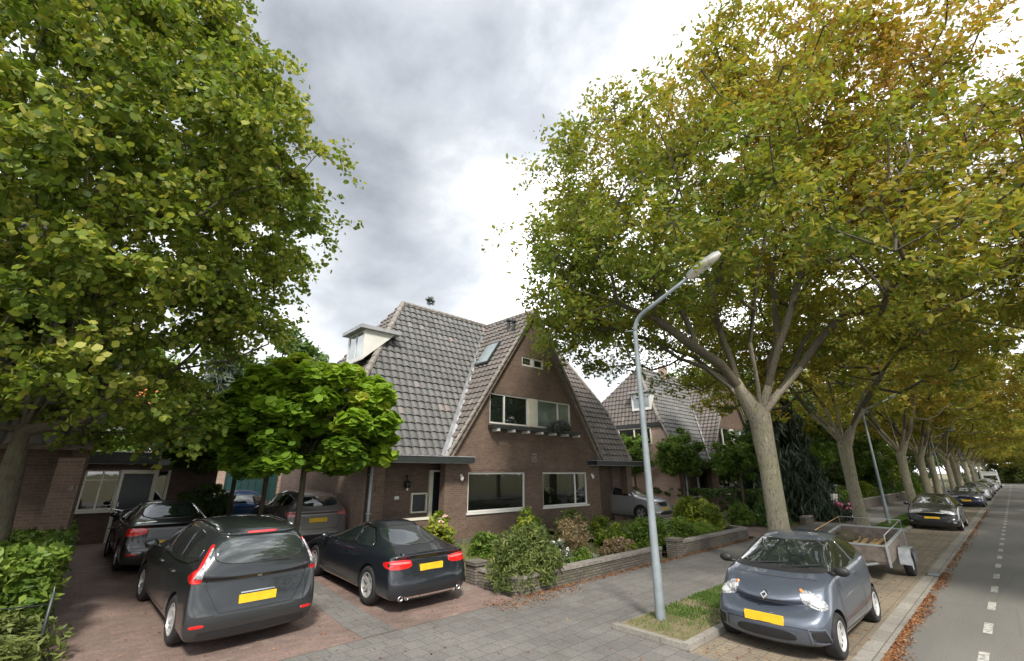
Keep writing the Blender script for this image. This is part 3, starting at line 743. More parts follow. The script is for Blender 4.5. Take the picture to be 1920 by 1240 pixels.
        if s < 0: # keep normals outward: U x V must point away
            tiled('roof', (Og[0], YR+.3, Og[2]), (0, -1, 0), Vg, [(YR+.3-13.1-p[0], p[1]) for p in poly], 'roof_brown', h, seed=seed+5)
            plane_board(rb, (Og[0], YR+.3, Og[2]), (0, -1, 0), Vg, [(YR+.3-13.1-p[0], p[1]) for p in poly])
        else:
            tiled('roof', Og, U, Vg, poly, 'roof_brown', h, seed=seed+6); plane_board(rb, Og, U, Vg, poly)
        # side slopes
        dx = hw-rl; Vs = Vector((-s*dx, 0, ZR-ZS)).normalized(); ls = math.hypot(dx, ZR-ZS); yc = YF+(ZS-ZE)*ky; yb2 = YR+(YR-yc)
        yb2 = 21.5; kk = (yb2-YR) if s < 0 else (YR-yc); poly = [(0, 0), (yb2-yc, 0), (kk+.02, ls), (kk-.02, ls)]
        if s < 0: tiled('roof', (xl, yb2, ZS), (0, -1, 0), Vs, poly, 'roof_brown', h, seed=seed+8); plane_board(rb, (xl, yb2, ZS), (0, -1, 0), Vs, poly)
        else: tiled('roof', (xr, yc, ZS), (0, 1, 0), Vs, poly, 'roof_brown', h, seed=seed+9); plane_board(rb, (xr, yc, ZS), (0, 1, 0), Vs, poly)
        e = MB(); x = cx+s*(hw+.12); e.box(min(x, x-s*.4), max(x, x-s*.4), yc-.1, 21, ZS-.22, ZS-.02); e.build('gutter', 'dark_paint', h)
        # valley flashing
        f = MB(); a = Vector((cx+s*(GW+.12), YF-.12, ZE-.02)); b = Vector((cx, YR+.05, ZR+.02)); d = (b-a).normalized(); w = Vector((s*.17, .0, .0)); wv = Vector((-s*.02, .0, .0))
        up = Vector((s*.35, -.5, .55)).normalized()
        P0 = [a+w+up*.10, a+up*.045, a-w*.9+up*.10]; P1 = [b+w*.7+up*.10, b+up*.045, b-w*.6+up*.10]
        f.add(P0+P1, [(0, 1, 4, 3), (1, 2, 5, 4)]); f.build('valley_flashing', 'lead', h)
    # rear slope (never seen from the street) and boards below the tiles
    rb.add([(xl, 21.5, ZS-.1), (xr, 21.5, ZS-.1), (cx+rl, YR+.05, ZR-.05), (cx-rl, YR+.05, ZR-.05), (xl, 21.6, ZS-.2), (xr, 21.6, ZS-.2), (cx+rl, YR+.15, ZR-.3), (cx-rl, YR+.15, ZR-.3)], [(0, 1, 2, 3), (7, 6, 5, 4), (0, 4, 5, 1), (1, 5, 6, 2), (2, 6, 7, 3), (3, 7, 4, 0)])
    rb.build('roof_boarding', 'grey_board', h)
    # ridge and hip caps
    rc = MB()
    def caps(a, b, r=.11, step=.36):
        a = Vector(a); b = Vector(b); n = max(1, int((b-a).length/step)); d = (b-a)/n
        for i in range(n): rc.tube([a+d*i, a+d*(i+1.06)], [r*1.08, r*.93], 8, cap=True)
    caps((cx-rl, YR, ZR+.04), (cx+rl, YR, ZR+.04)); caps((cx, 13.08, 9.47), (cx, YR, ZR+.05))
    for s in (-1, 1):
        yc = YF+(ZS-ZE)*ky
        caps((cx+s*hw, yc, ZS+.08), (cx+s*rl, YR, ZR+.05))
    rc.build('ridge_cap', 'lead' if False else 'mortar_trim', h, 40)
    for s in (-1, 1):
        vg = MB()
        a = Vector((cx+s*(GW+.12), 13.06, 2.93)); b = Vector((cx+s*.0, 13.06, 9.50)); d = (b-a).normalized(); n = int((b-a).length/.34)
        for i in range(n):
            q = a+(b-a)*i/n; r = a+(b-a)*(i+1.05)/n; up = Vector((s*abs(d.z), 0, abs(d.x)))
            vg.tube([q+up*.055, r+up*.03], .062, 7)
        vg.build('verge_tile', 'mortar_trim', h, 40); vg = MB()
        a = Vector((cx+s*(hw+.01), YF-.03, ZE+.05)); b = Vector((cx+s*(hw+.01), YF+(ZS-ZE)*ky, ZS+.08)); vg.tube([a, b], .075, 8)
        vg.build('verge_tile', 'mortar_trim', h, 40)
    # triangular wall under the low front slope at the sides
    for s in (-1, 1):
        x = cx+s*(hw-.15); t = MB()
        t.add([(x-.14, YF+.36, -.3), (x-.14, 14.398, -.3), (x-.14, 14.398, 5.0), (x-.14, YF+.36, 3.05), (x+.14, YF+.36, -.3), (x+.14, 14.398, -.3), (x+.14, 14.398, 5.0), (x+.14, YF+.36, 3.05)], [(0, 1, 2, 3), (7, 6, 5, 4), (0, 4, 5, 1), (1, 5, 6, 2), (2, 6, 7, 3), (3, 7, 4, 0)])
        t.build('side_wall', sidemat, h)
    # dormer on the left side slope
    dxn = (ZR-ZS)/(hw-rl)
    dy0, dy1, z0, z1 = 15.1, 16.55, ZS+1.0, ZS+2.05
    xf = xl+.12; xb = xl+(z1-ZS)/dxn+.15; x0_ = xl+(z0-ZS)/dxn
    dmo = None
    for y in (dy0, dy1-.06):
        dm = MB(); dm.prism([(xf, z0-.1), (xb, z1), (xf, z1)], y, y+.06); o_ = dm.build('dormer' if dmo is None else 'cheek', 'white_paint', dmo or h); dmo = dmo or o_
    f = MB()
    for a, b in ((dy0+.06, dy0+.13), ((dy0+dy1)/2-.03, (dy0+dy1)/2+.03), (dy1-.13, dy1-.06)): f.box(xf+.0, xf+.06, a, b, z0, z1-.0)
    f.box(xf-.004, xf+.064, dy0+.06, dy1-.06, z0-.1, z0+.06); f.box(xf-.004, xf+.064, dy0+.06, dy1-.06, z1-.08, z1-.002); f.build('frame', 'white_paint', dmo)
    g = MB(); g.box(xf+.025, xf+.04, dy0+.08, dy1-.08, z0+.03, z1-.05); g.build('pane', 'skylight_glass', dmo)
    f = MB(); f.box(xf-.22, xb+.2, dy0-.14, dy1+.14, z1+.002, z1+.14); f.build('dormer_roof', 'lead', dmo)
    # side window upstairs on the left wall
    sw = MB()
    for a in (15.2, 16.4, 17.6, 18.75): sw.box(xl-.04, xl+.02, a, a+.09, 4.25, 5.22)
    sw.box(xl-.045, xl+.018, 15.2, 18.84, 4.17, 4.252); sw.box(xl-.045, xl+.018, 15.2, 18.84, 5.19, 5.26); w = sw.build('window', 'cream_paint', h)
    g = MB(); g.box(xl-.012, xl-.002, 15.28, 18.76, 4.25, 5.19); g.build('pane', 'house_glass', w)
    if detail:
        # skylight and two dark vent pipes on the left slope of the gable roof
        Vg = Vector((GW, 0, 6.55)).normalized(); Nn = Vector((-6.55, 0, GW)).normalized()
        def ong(y, z, off): 
            t = (z-2.95)/6.55; return Vector((cx-GW-.08+GW*t+.0, y, z))+Nn*off
        q = MB(); c0 = [ong(14.15, 6.9, .10), ong(15.05, 6.9, .10), ong(15.05, 8.0, .10), ong(14.15, 8.0, .10)]; c1 = [p-Nn*.12 for p in c0]
        q.add(c0+c1, [(0, 1, 2, 3), (7, 6, 5, 4), (0, 4, 5, 1), (1, 5, 6, 2), (2, 6, 7, 3), (3, 7, 4, 0)]); sk = q.build('skylight', 'dark_paint', h)
        cc = sum(c0, Vector())/4; q = MB(); e = [cc+(p-cc)*.86+Nn*.012 for p in c0]; q.add(e, [(0, 1, 2, 3)]); q.build('pane', 'skylight_glass', sk)
        for y, z in ((14.25, 8.75), (13.75, 8.55)):
            q = MB(); b = ong(y, z, 0); q.tube([b-Vector((0, 0, .2)), b+Vector((0, 0, .38))], .065, 10); q.lathe([(.12, 0), (.13, .06), (.06, .16)], 12, Matrix.Translation(b+Vector((0, 0, .36)))); q.build('vent_pipe', 'dark_paint', h, 40)
    fin()
    return h
# ------------------------------------------------------------------ cars: x forward, origin on the ground below the middle
# station: (tx,tz, ex,ey,ez, bx,by,bz, mx,my) top centre, roof/bonnet edge, shoulder, widest point
CARS = {
 'mpv': dict(L=4.56, W=1.83, wr=.33, wx=(1.36, -1.40), st=[
   (2.20, .74, 2.12, .52, .72, 2.06, .74, .66, 2.22, .72), (1.90, .92, 1.84, .62, .90, 1.80, .84, .80, 1.90, .90), (1.35, 1.05, 1.32, .68, 1.02, 1.30, .86, .90, 1.35, .915),
   (1.02, 1.12, .98, .72, 1.09, 1.00, .87, .95, 1.0, .915), (.10, 1.59, .02, .64, 1.55, .05, .88, .98, .1, .915), (-.55, 1.65, -.55, .66, 1.61, -.5, .89, 1.01, -.5, .915),
   (-1.30, 1.64, -1.30, .66, 1.60, -1.25, .89, 1.05, -1.3, .915), (-2.05, 1.60, -2.00, .64, 1.555, -1.90, .87, 1.08, -1.9, .91), (-2.22, 1.12, -2.20, .74, 1.10, -2.10, .86, 1.04, -2.16, .89), (-2.24, .98, -2.23, .74, .96, -2.14, .84, .92, -2.27, .86)]),
 'coupe': dict(L=4.62, W=1.85, wr=.335, wx=(1.38, -1.37), st=[
   (2.25, .66, 2.18, .52, .64, 2.10, .74, .58, 2.26, .72), (1.95, .80, 1.90, .62, .78, 1.84, .84, .70, 1.95, .89), (1.35, .90, 1.32, .68, .88, 1.30, .87, .80, 1.35, .92),
   (.80, .96, .78, .70, .93, .78, .88, .85, .8, .92), (.05, 1.32, .0, .54, 1.28, .0, .86, .88, .0, .91), (-.45, 1.37, -.45, .54, 1.335, -.45, .86, .90, -.45, .91),
   (-.95, 1.31, -.95, .54, 1.26, -.95, .88, .91, -1.0, .925), (-1.72, 1.00, -1.68, .62, .985, -1.60, .86, .90, -1.7, .92), (-2.12, .955, -2.08, .68, .945, -2.02, .82, .88, -2.08, .87), (-2.25, .93, -2.21, .68, .91, -2.12, .78, .84, -2.27, .80)]),
 'sedan': dict(L=4.62, W=1.81, wr=.325, wx=(1.40, -1.38), st=[
   (2.26, .70, 2.18, .50, .68, 2.10, .72, .62, 2.27, .70), (1.95, .85, 1.90, .62, .83, 1.84, .82, .74, 1.95, .87), (1.35, .96, 1.32, .68, .93, 1.30, .85, .84, 1.35, .90),
   (.85, 1.02, .83, .70, .99, .83, .86, .89, .85, .905), (.15, 1.39, .1, .56, 1.35, .1, .86, .92, .1, .905), (-.45, 1.44, -.45, .57, 1.40, -.45, .865, .94, -.45, .905),
   (-1.05, 1.38, -1.05, .56, 1.33, -1.02, .86, .96, -1.05, .905), (-1.62, 1.09, -1.60, .64, 1.065, -1.55, .84, .96, -1.6, .90), (-2.12, 1.05, -2.08, .66, 1.03, -2.02, .80, .96, -2.10, .86), (-2.24, 1.01, -2.20, .66, .99, -2.12, .76, .92, -2.28, .78)]),
 'citycar': dict(ends=0, L=3.60, W=1.63, wr=.285, wx=(1.17, -1.20), st=[
   (1.66, .70, 1.54, .42, .68, 1.42, .62, .63, 1.72, .60), (1.42, .86, 1.36, .52, .84, 1.28, .70, .79, 1.50, .78), (1.15, .97, 1.12, .58, .95, 1.10, .75, .89, 1.17, .815),
   (.90, 1.05, .86, .62, 1.03, .90, .77, .94, .88, .82), (.18, 1.42, .10, .52, 1.385, .12, .79, .965, .1, .825), (-.40, 1.47, -.40, .54, 1.43, -.35, .795, .98, -.35, .825),
   (-1.00, 1.43, -1.00, .53, 1.39, -.95, .79, 1.02, -1.0, .83), (-1.50, 1.35, -1.44, .49, 1.30, -1.38, .75, 1.05, -1.42, .80), (-1.72, .98, -1.68, .56, .97, -1.58, .70, .93, -1.66, .74), (-1.75, .85, -1.72, .58, .83, -1.62, .68, .80, -1.78, .68)]),
 'hatch': dict(L=4.35, W=1.82, wr=.32, wx=(1.36, -1.28), st=[
   (2.10, .72, 2.00, .48, .70, 1.90, .70, .65, 2.14, .70), (1.80, .88, 1.74, .58, .86, 1.68, .80, .78, 1.84, .87), (1.35, .98, 1.32, .66, .96, 1.30, .84, .87, 1.36, .905),
   (.95, 1.05, .92, .68, 1.02, .92, .86, .92, .95, .91), (.15, 1.44, .10, .56, 1.40, .1, .865, .95, .1, .91), (-.45, 1.49, -.45, .58, 1.45, -.4, .87, .97, -.4, .91),
   (-1.15, 1.45, -1.15, .57, 1.41, -1.1, .865, 1.01, -1.15, .91), (-1.72, 1.36, -1.66, .54, 1.31, -1.6, .84, 1.04, -1.65, .89), (-2.06, 1.02, -2.02, .62, 1.0, -1.92, .78, .96, -2.02, .83), (-2.10, .92, -2.07, .64, .90, -1.98, .76, .86, -2.14, .78)]),
 'suv': dict(L=4.42, W=1.84, wr=.35, wx=(1.34, -1.30), st=[
   (2.12, .88, 2.02, .52, .86, 1.94, .74, .80, 2.16, .74), (1.82, 1.02, 1.78, .62, 1.0, 1.72, .82, .92, 1.86, .89), (1.35, 1.08, 1.32, .68, 1.06, 1.30, .86, .98, 1.36, .92),
   (1.0, 1.14, .96, .70, 1.11, .96, .87, 1.02, 1.0, .92), (.15, 1.56, .08, .60, 1.52, .1, .88, 1.05, .1, .92), (-.5, 1.62, -.5, .61, 1.58, -.45, .885, 1.08, -.45, .92),
   (-1.25, 1.60, -1.25, .60, 1.55, -1.2, .88, 1.12, -1.25, .92), (-1.82, 1.52, -1.76, .58, 1.47, -1.7, .85, 1.16, -1.75, .90), (-2.08, 1.16, -2.04, .66, 1.14, -1.95, .80, 1.10, -2.02, .86), (-2.12, 1.05, -2.09, .68, 1.03, -2.0, .78, .98, -2.17, .80)]),
}
def car_body_mesh(c):
    bm = bmesh.new(); st = c['st']; n = len(st); zl, zu = .24, .17
    rows = []
    for i, (tx, tz, ex, ey, ez, bx, by, bz, mx, my) in enumerate(st):
        k = 1 if i == 0 else (-1 if i == n-1 else 0)
        tall = ez-bz > .2
        ek = c.get('ends', 1)
        if i in (0, n-1) and ek: ey *= 1.14; by = min(by*1.12, c['W']/2*.96); my = min(my*1.12, c['W']/2*.97)
        if i in (1, n-2) and ek: by = min(by*1.03, c['W']/2*.985); my = min(my*1.03, c['W']/2)
        gx = bx+(ex-bx)*.14; gy = by-(.045 if tall else .02); gzz = bz+(ez-bz)*(.12 if tall else .45)
        lx = mx-k*.02
        half = [(tx, 0, tz), (ex*.35+tx*.65, ey*.55, tz-(tz-ez)*.3), (ex, ey, ez), (gx, gy, gzz), (bx, by, bz), (mx, my, (.56 if k == 0 else .50)), (mx, my-.005, .36), (lx, my-.03, zl), (lx-k*.03, my-.12, zu), (lx-k*.05, 0, zu)]
        pos = [bm.verts.new(p) for p in half]
        neg = [pos[0]]+[bm.verts.new((p[0], -p[1], p[2])) for p in half[1:-1]]+[pos[-1]]
        rows.append((pos, neg))
    for i in range(n-1):
        for sdx in (0, 1):
            a = rows[i][sdx]; b = rows[i+1][sdx]
            for j in range(len(a)-1): bm.faces.new((a[j], a[j+1], b[j+1], b[j]))
    for i, bulge in ((0, .06), (n-1, -.035)):
        pos, neg = rows[i]; m = len(pos)
        cs = [pos[0]]+[None]+[bm.verts.new((pos[j].co.x+bulge*(1 if pos[j].co.x > 0 or True else 1), 0, pos[j].co.z)) for j in range(2, m-1)]+[pos[-1]]
        bm.faces.new((pos[0], pos[1], pos[2], cs[2])); bm.faces.new((neg[0], cs[2], neg[2], neg[1]))
        for j in range(2, m-2):
            bm.faces.new((pos[j], pos[j+1], cs[j+1], cs[j])); bm.faces.new((neg[j], cs[j], cs[j+1], neg[j+1]))
        bm.faces.new((pos[m-2], pos[m-1], cs[m-2])); bm.faces.new((neg[m-2], cs[m-2], pos[m-1]))
    bmesh.ops.recalc_face_normals(bm, faces=bm.faces)
    me = bpy.data.meshes.new('body'); bm.to_mesh(me); bm.free(); return me
def resample(pts, step, closed=True):
    out = []; n = len(pts)
    for i in range(n if closed else n-1):
        a = pts[i]; b = pts[(i+1) % n]; d = math.dist(a, b); k = max(1, int(d/step))
        out += [(a[0]+(b[0]-a[0])*j/k, a[1]+(b[1]-a[1])*j/k) for j in range(k)]
    if not closed: out.append(pts[-1])
    return out
def rounded(pts, it=2, f=.2):
    for _ in range(it):
        o = []; n = len(pts)
        for i in range(n):
            a = pts[i]; b = pts[(i+1) % n]
            o += [(a[0]*(1-f)+b[0]*f, a[1]*(1-f)+b[1]*f), (a[0]*f+b[0]*(1-f), a[1]*f+b[1]*(1-f))]
        pts = o
    return pts
class Car:
    def __init__(s, kind, label, mat, name='parked_car', group=None, cat='car'):
        c = s.c = CARS[kind]; s.mat = mat
        s.root = empty(name, (0, 0, 0), 0, label, cat, group)
        o = link('body', car_body_mesh(c), mat)
        md = o.modifiers.new('s', 'SUBSURF'); md.levels = 3; md.render_levels = 3
        bpy.context.view_layer.update(); dg = bpy.context.evaluated_depsgraph_get()
        me = bpy.data.meshes.new_from_object(o.evaluated_get(dg)); o.modifiers.clear(); o.data = me
        # exact length and width
        co = np.empty(len(me.vertices)*3); me.vertices.foreach_get('co', co); co = co.reshape(-1, 3)
        co[:, 0] = (co[:, 0]-(co[:, 0].max()+co[:, 0].min())/2)*c['L']/(co[:, 0].max()-co[:, 0].min()); co[:, 1] *= c['W']/(co[:, 1].max()-co[:, 1].min())
        H = max(q[1] for q in c['st']); zt = co[:, 2].max(); co[:, 2] = np.where(co[:, 2] > .5, .5+(co[:, 2]-.5)*(H-.5)/(zt-.5), co[:, 2])
        me.vertices.foreach_set('co', co.reshape(-1)); me.update()
        s.bvh = BVHTree.FromPolygons([tuple(v) for v in co], [tuple(p.vertices) for p in me.polygons])
        # wheel arches
        cut = MB(); ar = c['wr']+.045
        for x in c['wx']:
            for sg in (-1, 1):
                T = Matrix.Translation((x, sg*(c['W']/2-.0), c['wr'])) @ Matrix.Rotation(R(90), 4, 'X')
                cut.lathe([(ar, -.24), (ar, .24)], 36, T)
        boolean(o, cut.build('cut', None)); me = o.data
        me.materials.clear(); me.materials.append(M[mat]); me.materials.append(M['black_plastic'])
        mi = []
        for p in me.polygons:
            ce = p.center; inner = any(math.hypot(ce.x-x, ce.z-c['wr']) < ar+.012 and math.hypot(ce.x-x, ce.z-c['wr']) > -1 and abs(ce.y) > c['W']/2-.26 and (abs(p.normal.y) > .98 or math.hypot(ce.x-x, ce.z-c['wr']) < ar+.004) and math.hypot(ce.x-x, ce.z-c['wr']) <= ar+.003 for x in c['wx'])
            mi.append(1 if inner or (p.normal.z < -.5 and ce.z < .22) else 0)
        me.polygons.foreach_set('material_index', mi); me.polygons.foreach_set('use_smooth', np.ones(len(mi), bool)); me.set_sharp_from_angle(angle=R(40))
        o.parent = s.root; s.body = o
    def hit(s, o, d):
        h = s.bvh.ray_cast(Vector(o), Vector(d).normalized())
        if h[0] is None:
            h = s.bvh.find_nearest(Vector(o)+Vector(d).normalized()*2)
        return h[0], h[1]
    def frame(s, view):
        # view: 'L','R' side (x,z); 'F','B' front/back (y,z); or an angle in degrees for a slanted view (u along the car's outline)
        if view in ('L', 'R'): sg = 1 if view == 'L' else -1; return lambda u, v: ((u, 3*sg, v), (0, -sg, 0))
        if view == 'F': return lambda u, v: ((4, u, v), (-1, 0, 0))
        if view == 'B': return lambda u, v: ((-4, u, v), (1, 0, 0))
        if view == 'T': return lambda u, v: ((u, v, 4), (0, 0, -1))
        x0, y0, ang = view; d = Vector((math.cos(R(ang)), math.sin(R(ang)), 0)); t = Vector((-d.y, d.x, 0)); base = Vector((x0, y0, 0))
        return lambda u, v: (base+t*u+Vector((0, 0, v))-d*2, d)
    def panel(s, name, view, pts, mat, off=.004, rnd=2, f=.2, parent=None, step=.035, rings=(1, .93, .75, .5, .25), bulge=0):
        fr = s.frame(view); P = rounded(pts, rnd, f) if rnd else pts
        P = resample(P, step); n = len(P); cx = sum(p[0] for p in P)/n; cy = sum(p[1] for p in P)/n
        mb = MB(); vs = []
        for q in rings:
            for (u, v) in P:
                o, d = fr(cx+(u-cx)*q, cy+(v-cy)*q); h, nn = s.hit(o, d)
                if nn.dot(Vector(d)) > 0: nn = -nn
                vs.append(h+nn*(off+bulge*(1-q**3)))
        o, d = fr(cx, cy); h, nn = s.hit(o, d); 
        if nn.dot(Vector(d)) > 0: nn = -nn
        vs.append(h+nn*(off+bulge)); m = len(rings)
        fs = [(i*n+k, i*n+(k+1) % n, (i+1)*n+(k+1) % n, (i+1)*n+k) for i in range(m-1) for k in range(n)]+[((m-1)*n+k, (m-1)*n+(k+1) % n, m*n) for k in range(n)]
        # edge skirt
        k0 = len(vs)
        for (u, v) in P:
            o, d = fr(u, v); h, nn = s.hit(o, d); vs.append(h+Vector(d)*.01)
        fs += [(k, k0+k, k0+(k+1) % n, (k+1) % n) for k in range(n)]
        mb.add(vs, fs); return mb.build(name, mat, parent or s.root, True)
    def strip(s, mb, view, pts, w=.008, off=.003, closed=False):
        fr = s.frame(view); P = resample(pts, .05, closed); 
        if closed: P.append(P[0])
        A = []
        for i, (u, v) in enumerate(P):
            a = P[max(0, i-1)]; b = P[min(len(P)-1, i+1)]; dx, dy = b[0]-a[0], b[1]-a[1]; l = math.hypot(dx, dy) or 1
            nx, ny = -dy/l*w/2, dx/l*w/2
            for sg in (1, -1):
                o, d = fr(u+nx*sg, v+ny*sg); h, nn = s.hit(o, d)
                if nn.dot(Vector(d)) > 0: nn = -nn
                A.append(h+nn*off)
        mb.add(A, [(2*i, 2*i+1, 2*i+3, 2*i+2) for i in range(len(P)-1)])
    def both(s, name, pts, mat, **k):
        return [s.panel(name, v, pts, mat, **k) for v in ('L', 'R')]
    def wheels(s, spokes=5, rim='alloy', hub=False, steer=0):
        c = s.c; r = c['wr']; w = .205
        for x in c['wx']:
            for sg in (-1, 1):
                mb = MB(); mb.lathe([(r*.64, -w/2+.01), (r*.90, -w/2), (r*.985, -w/2+.03), (r, -w/4), (r, w/4), (r*.985, w/2-.03), (r*.90, w/2), (r*.64, w/2-.01)], 36, closed=True)
                wo = mb.build('wheel', 'rubber', s.root, True)
                wo.location = (x, sg*(c['W']/2-.115), r); wo.rotation_euler = (R(90), 0, 0 if sg < 0 else R(180))
                if x > 0 and steer: wo.rotation_euler.z += R(steer)
                q = MB(); q.m = 0
                q.lathe([(r*.655, -.06), (r*.655, w/2-.008), (r*.625, w/2-.004), (r*.60, w/2-.03), (r*.60, -.06)], 32, closed=True)
                if hub:
                    q.lathe([(.001, .062), (r*.3, .07), (r*.5, .066), (r*.615, .05), (r*.615, .03), (.001, .03)], 32)
                for k in range(spokes):
                    T = Matrix.Rotation(2*math.pi*k/spokes, 4, 'Z')
                    if hub:
                        q.m = 1; q.add([(r*.34, -.010, .0735), (r*.34, .010, .0735), (r*.52, .026, .0685), (r*.52, -.026, .0685)], [(0, 1, 2, 3)], T); q.m = 0
                    else:
                        for o_ in ((-.17, .17) if spokes < 7 else (0,)):
                            T2 = T @ Matrix.Rotation(o_, 4, 'Z')
                            q.add([(.03, -.022, .05), (.03, .022, .05), (r*.62, .015, w/2-.02), (r*.62, -.015, w/2-.02), (.03, -.022, .01), (.03, .022, .01), (r*.62, .015, w/2-.06), (r*.62, -.015, w/2-.06)],
                                  [(0, 1, 2, 3), (7, 6, 5, 4), (0, 4, 5, 1), (1, 5, 6, 2), (2, 6, 7, 3), (3, 7, 4, 0)], T2)
                q.lathe([(.05, .01), (.055, .055), (.03, .066), (.001, .066)], 16)
                q.m = 1; q.lathe([(r*.6, -.02), (r*.6, -.01), (.001, -.01)], 24)
                q.build('rim', [rim, 'black_plastic'], wo, 35)
    def mirrors(s, x, z, mat=None, size=(.06, .10, .07)):
        W = s.c['W']
        for sg in (-1, 1):
            mb = MB(); mb.ell((x, sg*(W/2+.045), z), size, 10); mb.box(x-.02, x+.03, min(sg*(W/2-.13), sg*(W/2+.0)), max(sg*(W/2-.13), sg*(W/2+.0)), z-.06, z-.02)
            mb.build('wing_mirror', mat or s.mat, s.root, True)
    def plate(s, back, z, tilt=0, mat='plate_yellow', off=.02):
        fr = s.frame('B' if back else 'F'); o, d = fr(0, z); h, n = s.hit(o, d); sg = -1 if back else 1
        mb = MB(); x = h.x+sg*off; mb.box(min(x, x-sg*.05), max(x, x-sg*.05), -.26, .26, z-.055, z+.055); mb.build('licence_plate', mat, s.root)
    def handles(s, xs, z, mat='chrome'):
        for x in xs:
            for sg in (-1, 1):
                h, n = s.hit((x, 3*sg, z), (0, -sg, 0)); mb = MB(); mb.box(x-.09, x+.09, h.y-.012, h.y+.028*sg if sg > 0 else h.y+.012, z-.012, z+.012) if sg > 0 else mb.box(x-.09, x+.09, h.y-.028, h.y+.012, z-.012, z+.012)
                mb.build('door_handle', mat, s.root)
    def seams(s, side=(), front=(), back=(), top=(), w=.010):
        for v, ls in (('L', side), ('R', side), ('F', front), ('B', back), ('T', top)):
            for l in ls: mb = MB(); s.strip(mb, v, l, w); mb.build('panel_gap', 'black_plastic', s.root)
    def diamond(s, back, z, size=.06, mat='chrome'):
        fr = s.frame('B' if back else 'F'); o, d = fr(0, z); h, n = s.hit(o, d)
        if n.x*(-1 if back else 1) < 0: n = -n
        t = Vector((0, 1, 0)); up = n.cross(t); 
        if up.z < 0: up = -up
        mb = MB(); a, b = size*.78, size; o_ = [(0, b), (a, 0), (0, -b), (-a, 0)]; i_ = [(0, b*.48), (a*.42, 0), (0, -b*.48), (-a*.42, 0)]
        f = lambda p, k: h+t*p[0]+up*p[1]+n*k
        vs = [f(p, .004) for p in o_]+[f((p[0]*.86, p[1]*.86), .022) for p in o_]+[f((p[0]*1.25, p[1]*1.25), .022) for p in i_]+[f(p, .006) for p in i_]
        fs = [(r_*4+k, r_*4+(k+1) % 4, (r_+1)*4+(k+1) % 4, (r_+1)*4+k) for r_ in range(3) for k in range(4)]
        mb.add(vs, fs); mb.build('emblem', mat, s.root)
    def place(s, x, y, heading, pitch=0, z=None):
        s.root.location = (x, y, gz(x, y) if z is None else z); s.root.rotation_euler = (0, R(-pitch), R(heading)); return s
def W4(zs, ys): return [(-ys[0], zs[0]), (ys[0], zs[0]), (ys[1], zs[1]), (-ys[1], zs[1])]
def corner(car, name, x0, y0, ang, pts, mat, sides=(1, -1), **k):
    """panel wrapped round a corner of the car; ang is the viewing direction for the left (+y) side"""
    out = []
    for sg in sides:
        out.append(car.panel(name, (x0, sg*y0, sg*ang), [(u*sg, v) for u, v in pts], mat, **k))
    return out
def side_glass(car, polys, trim=None, glass='car_glass'):
    for P in polys: car.both('side_window', P, glass, f=.12)
    if trim:
        for v in 'LR':
            for t in trim: mb = MB(); car.strip(mb, v, t, .022, .007); mb.build('window_trim', 'chrome', car.root)
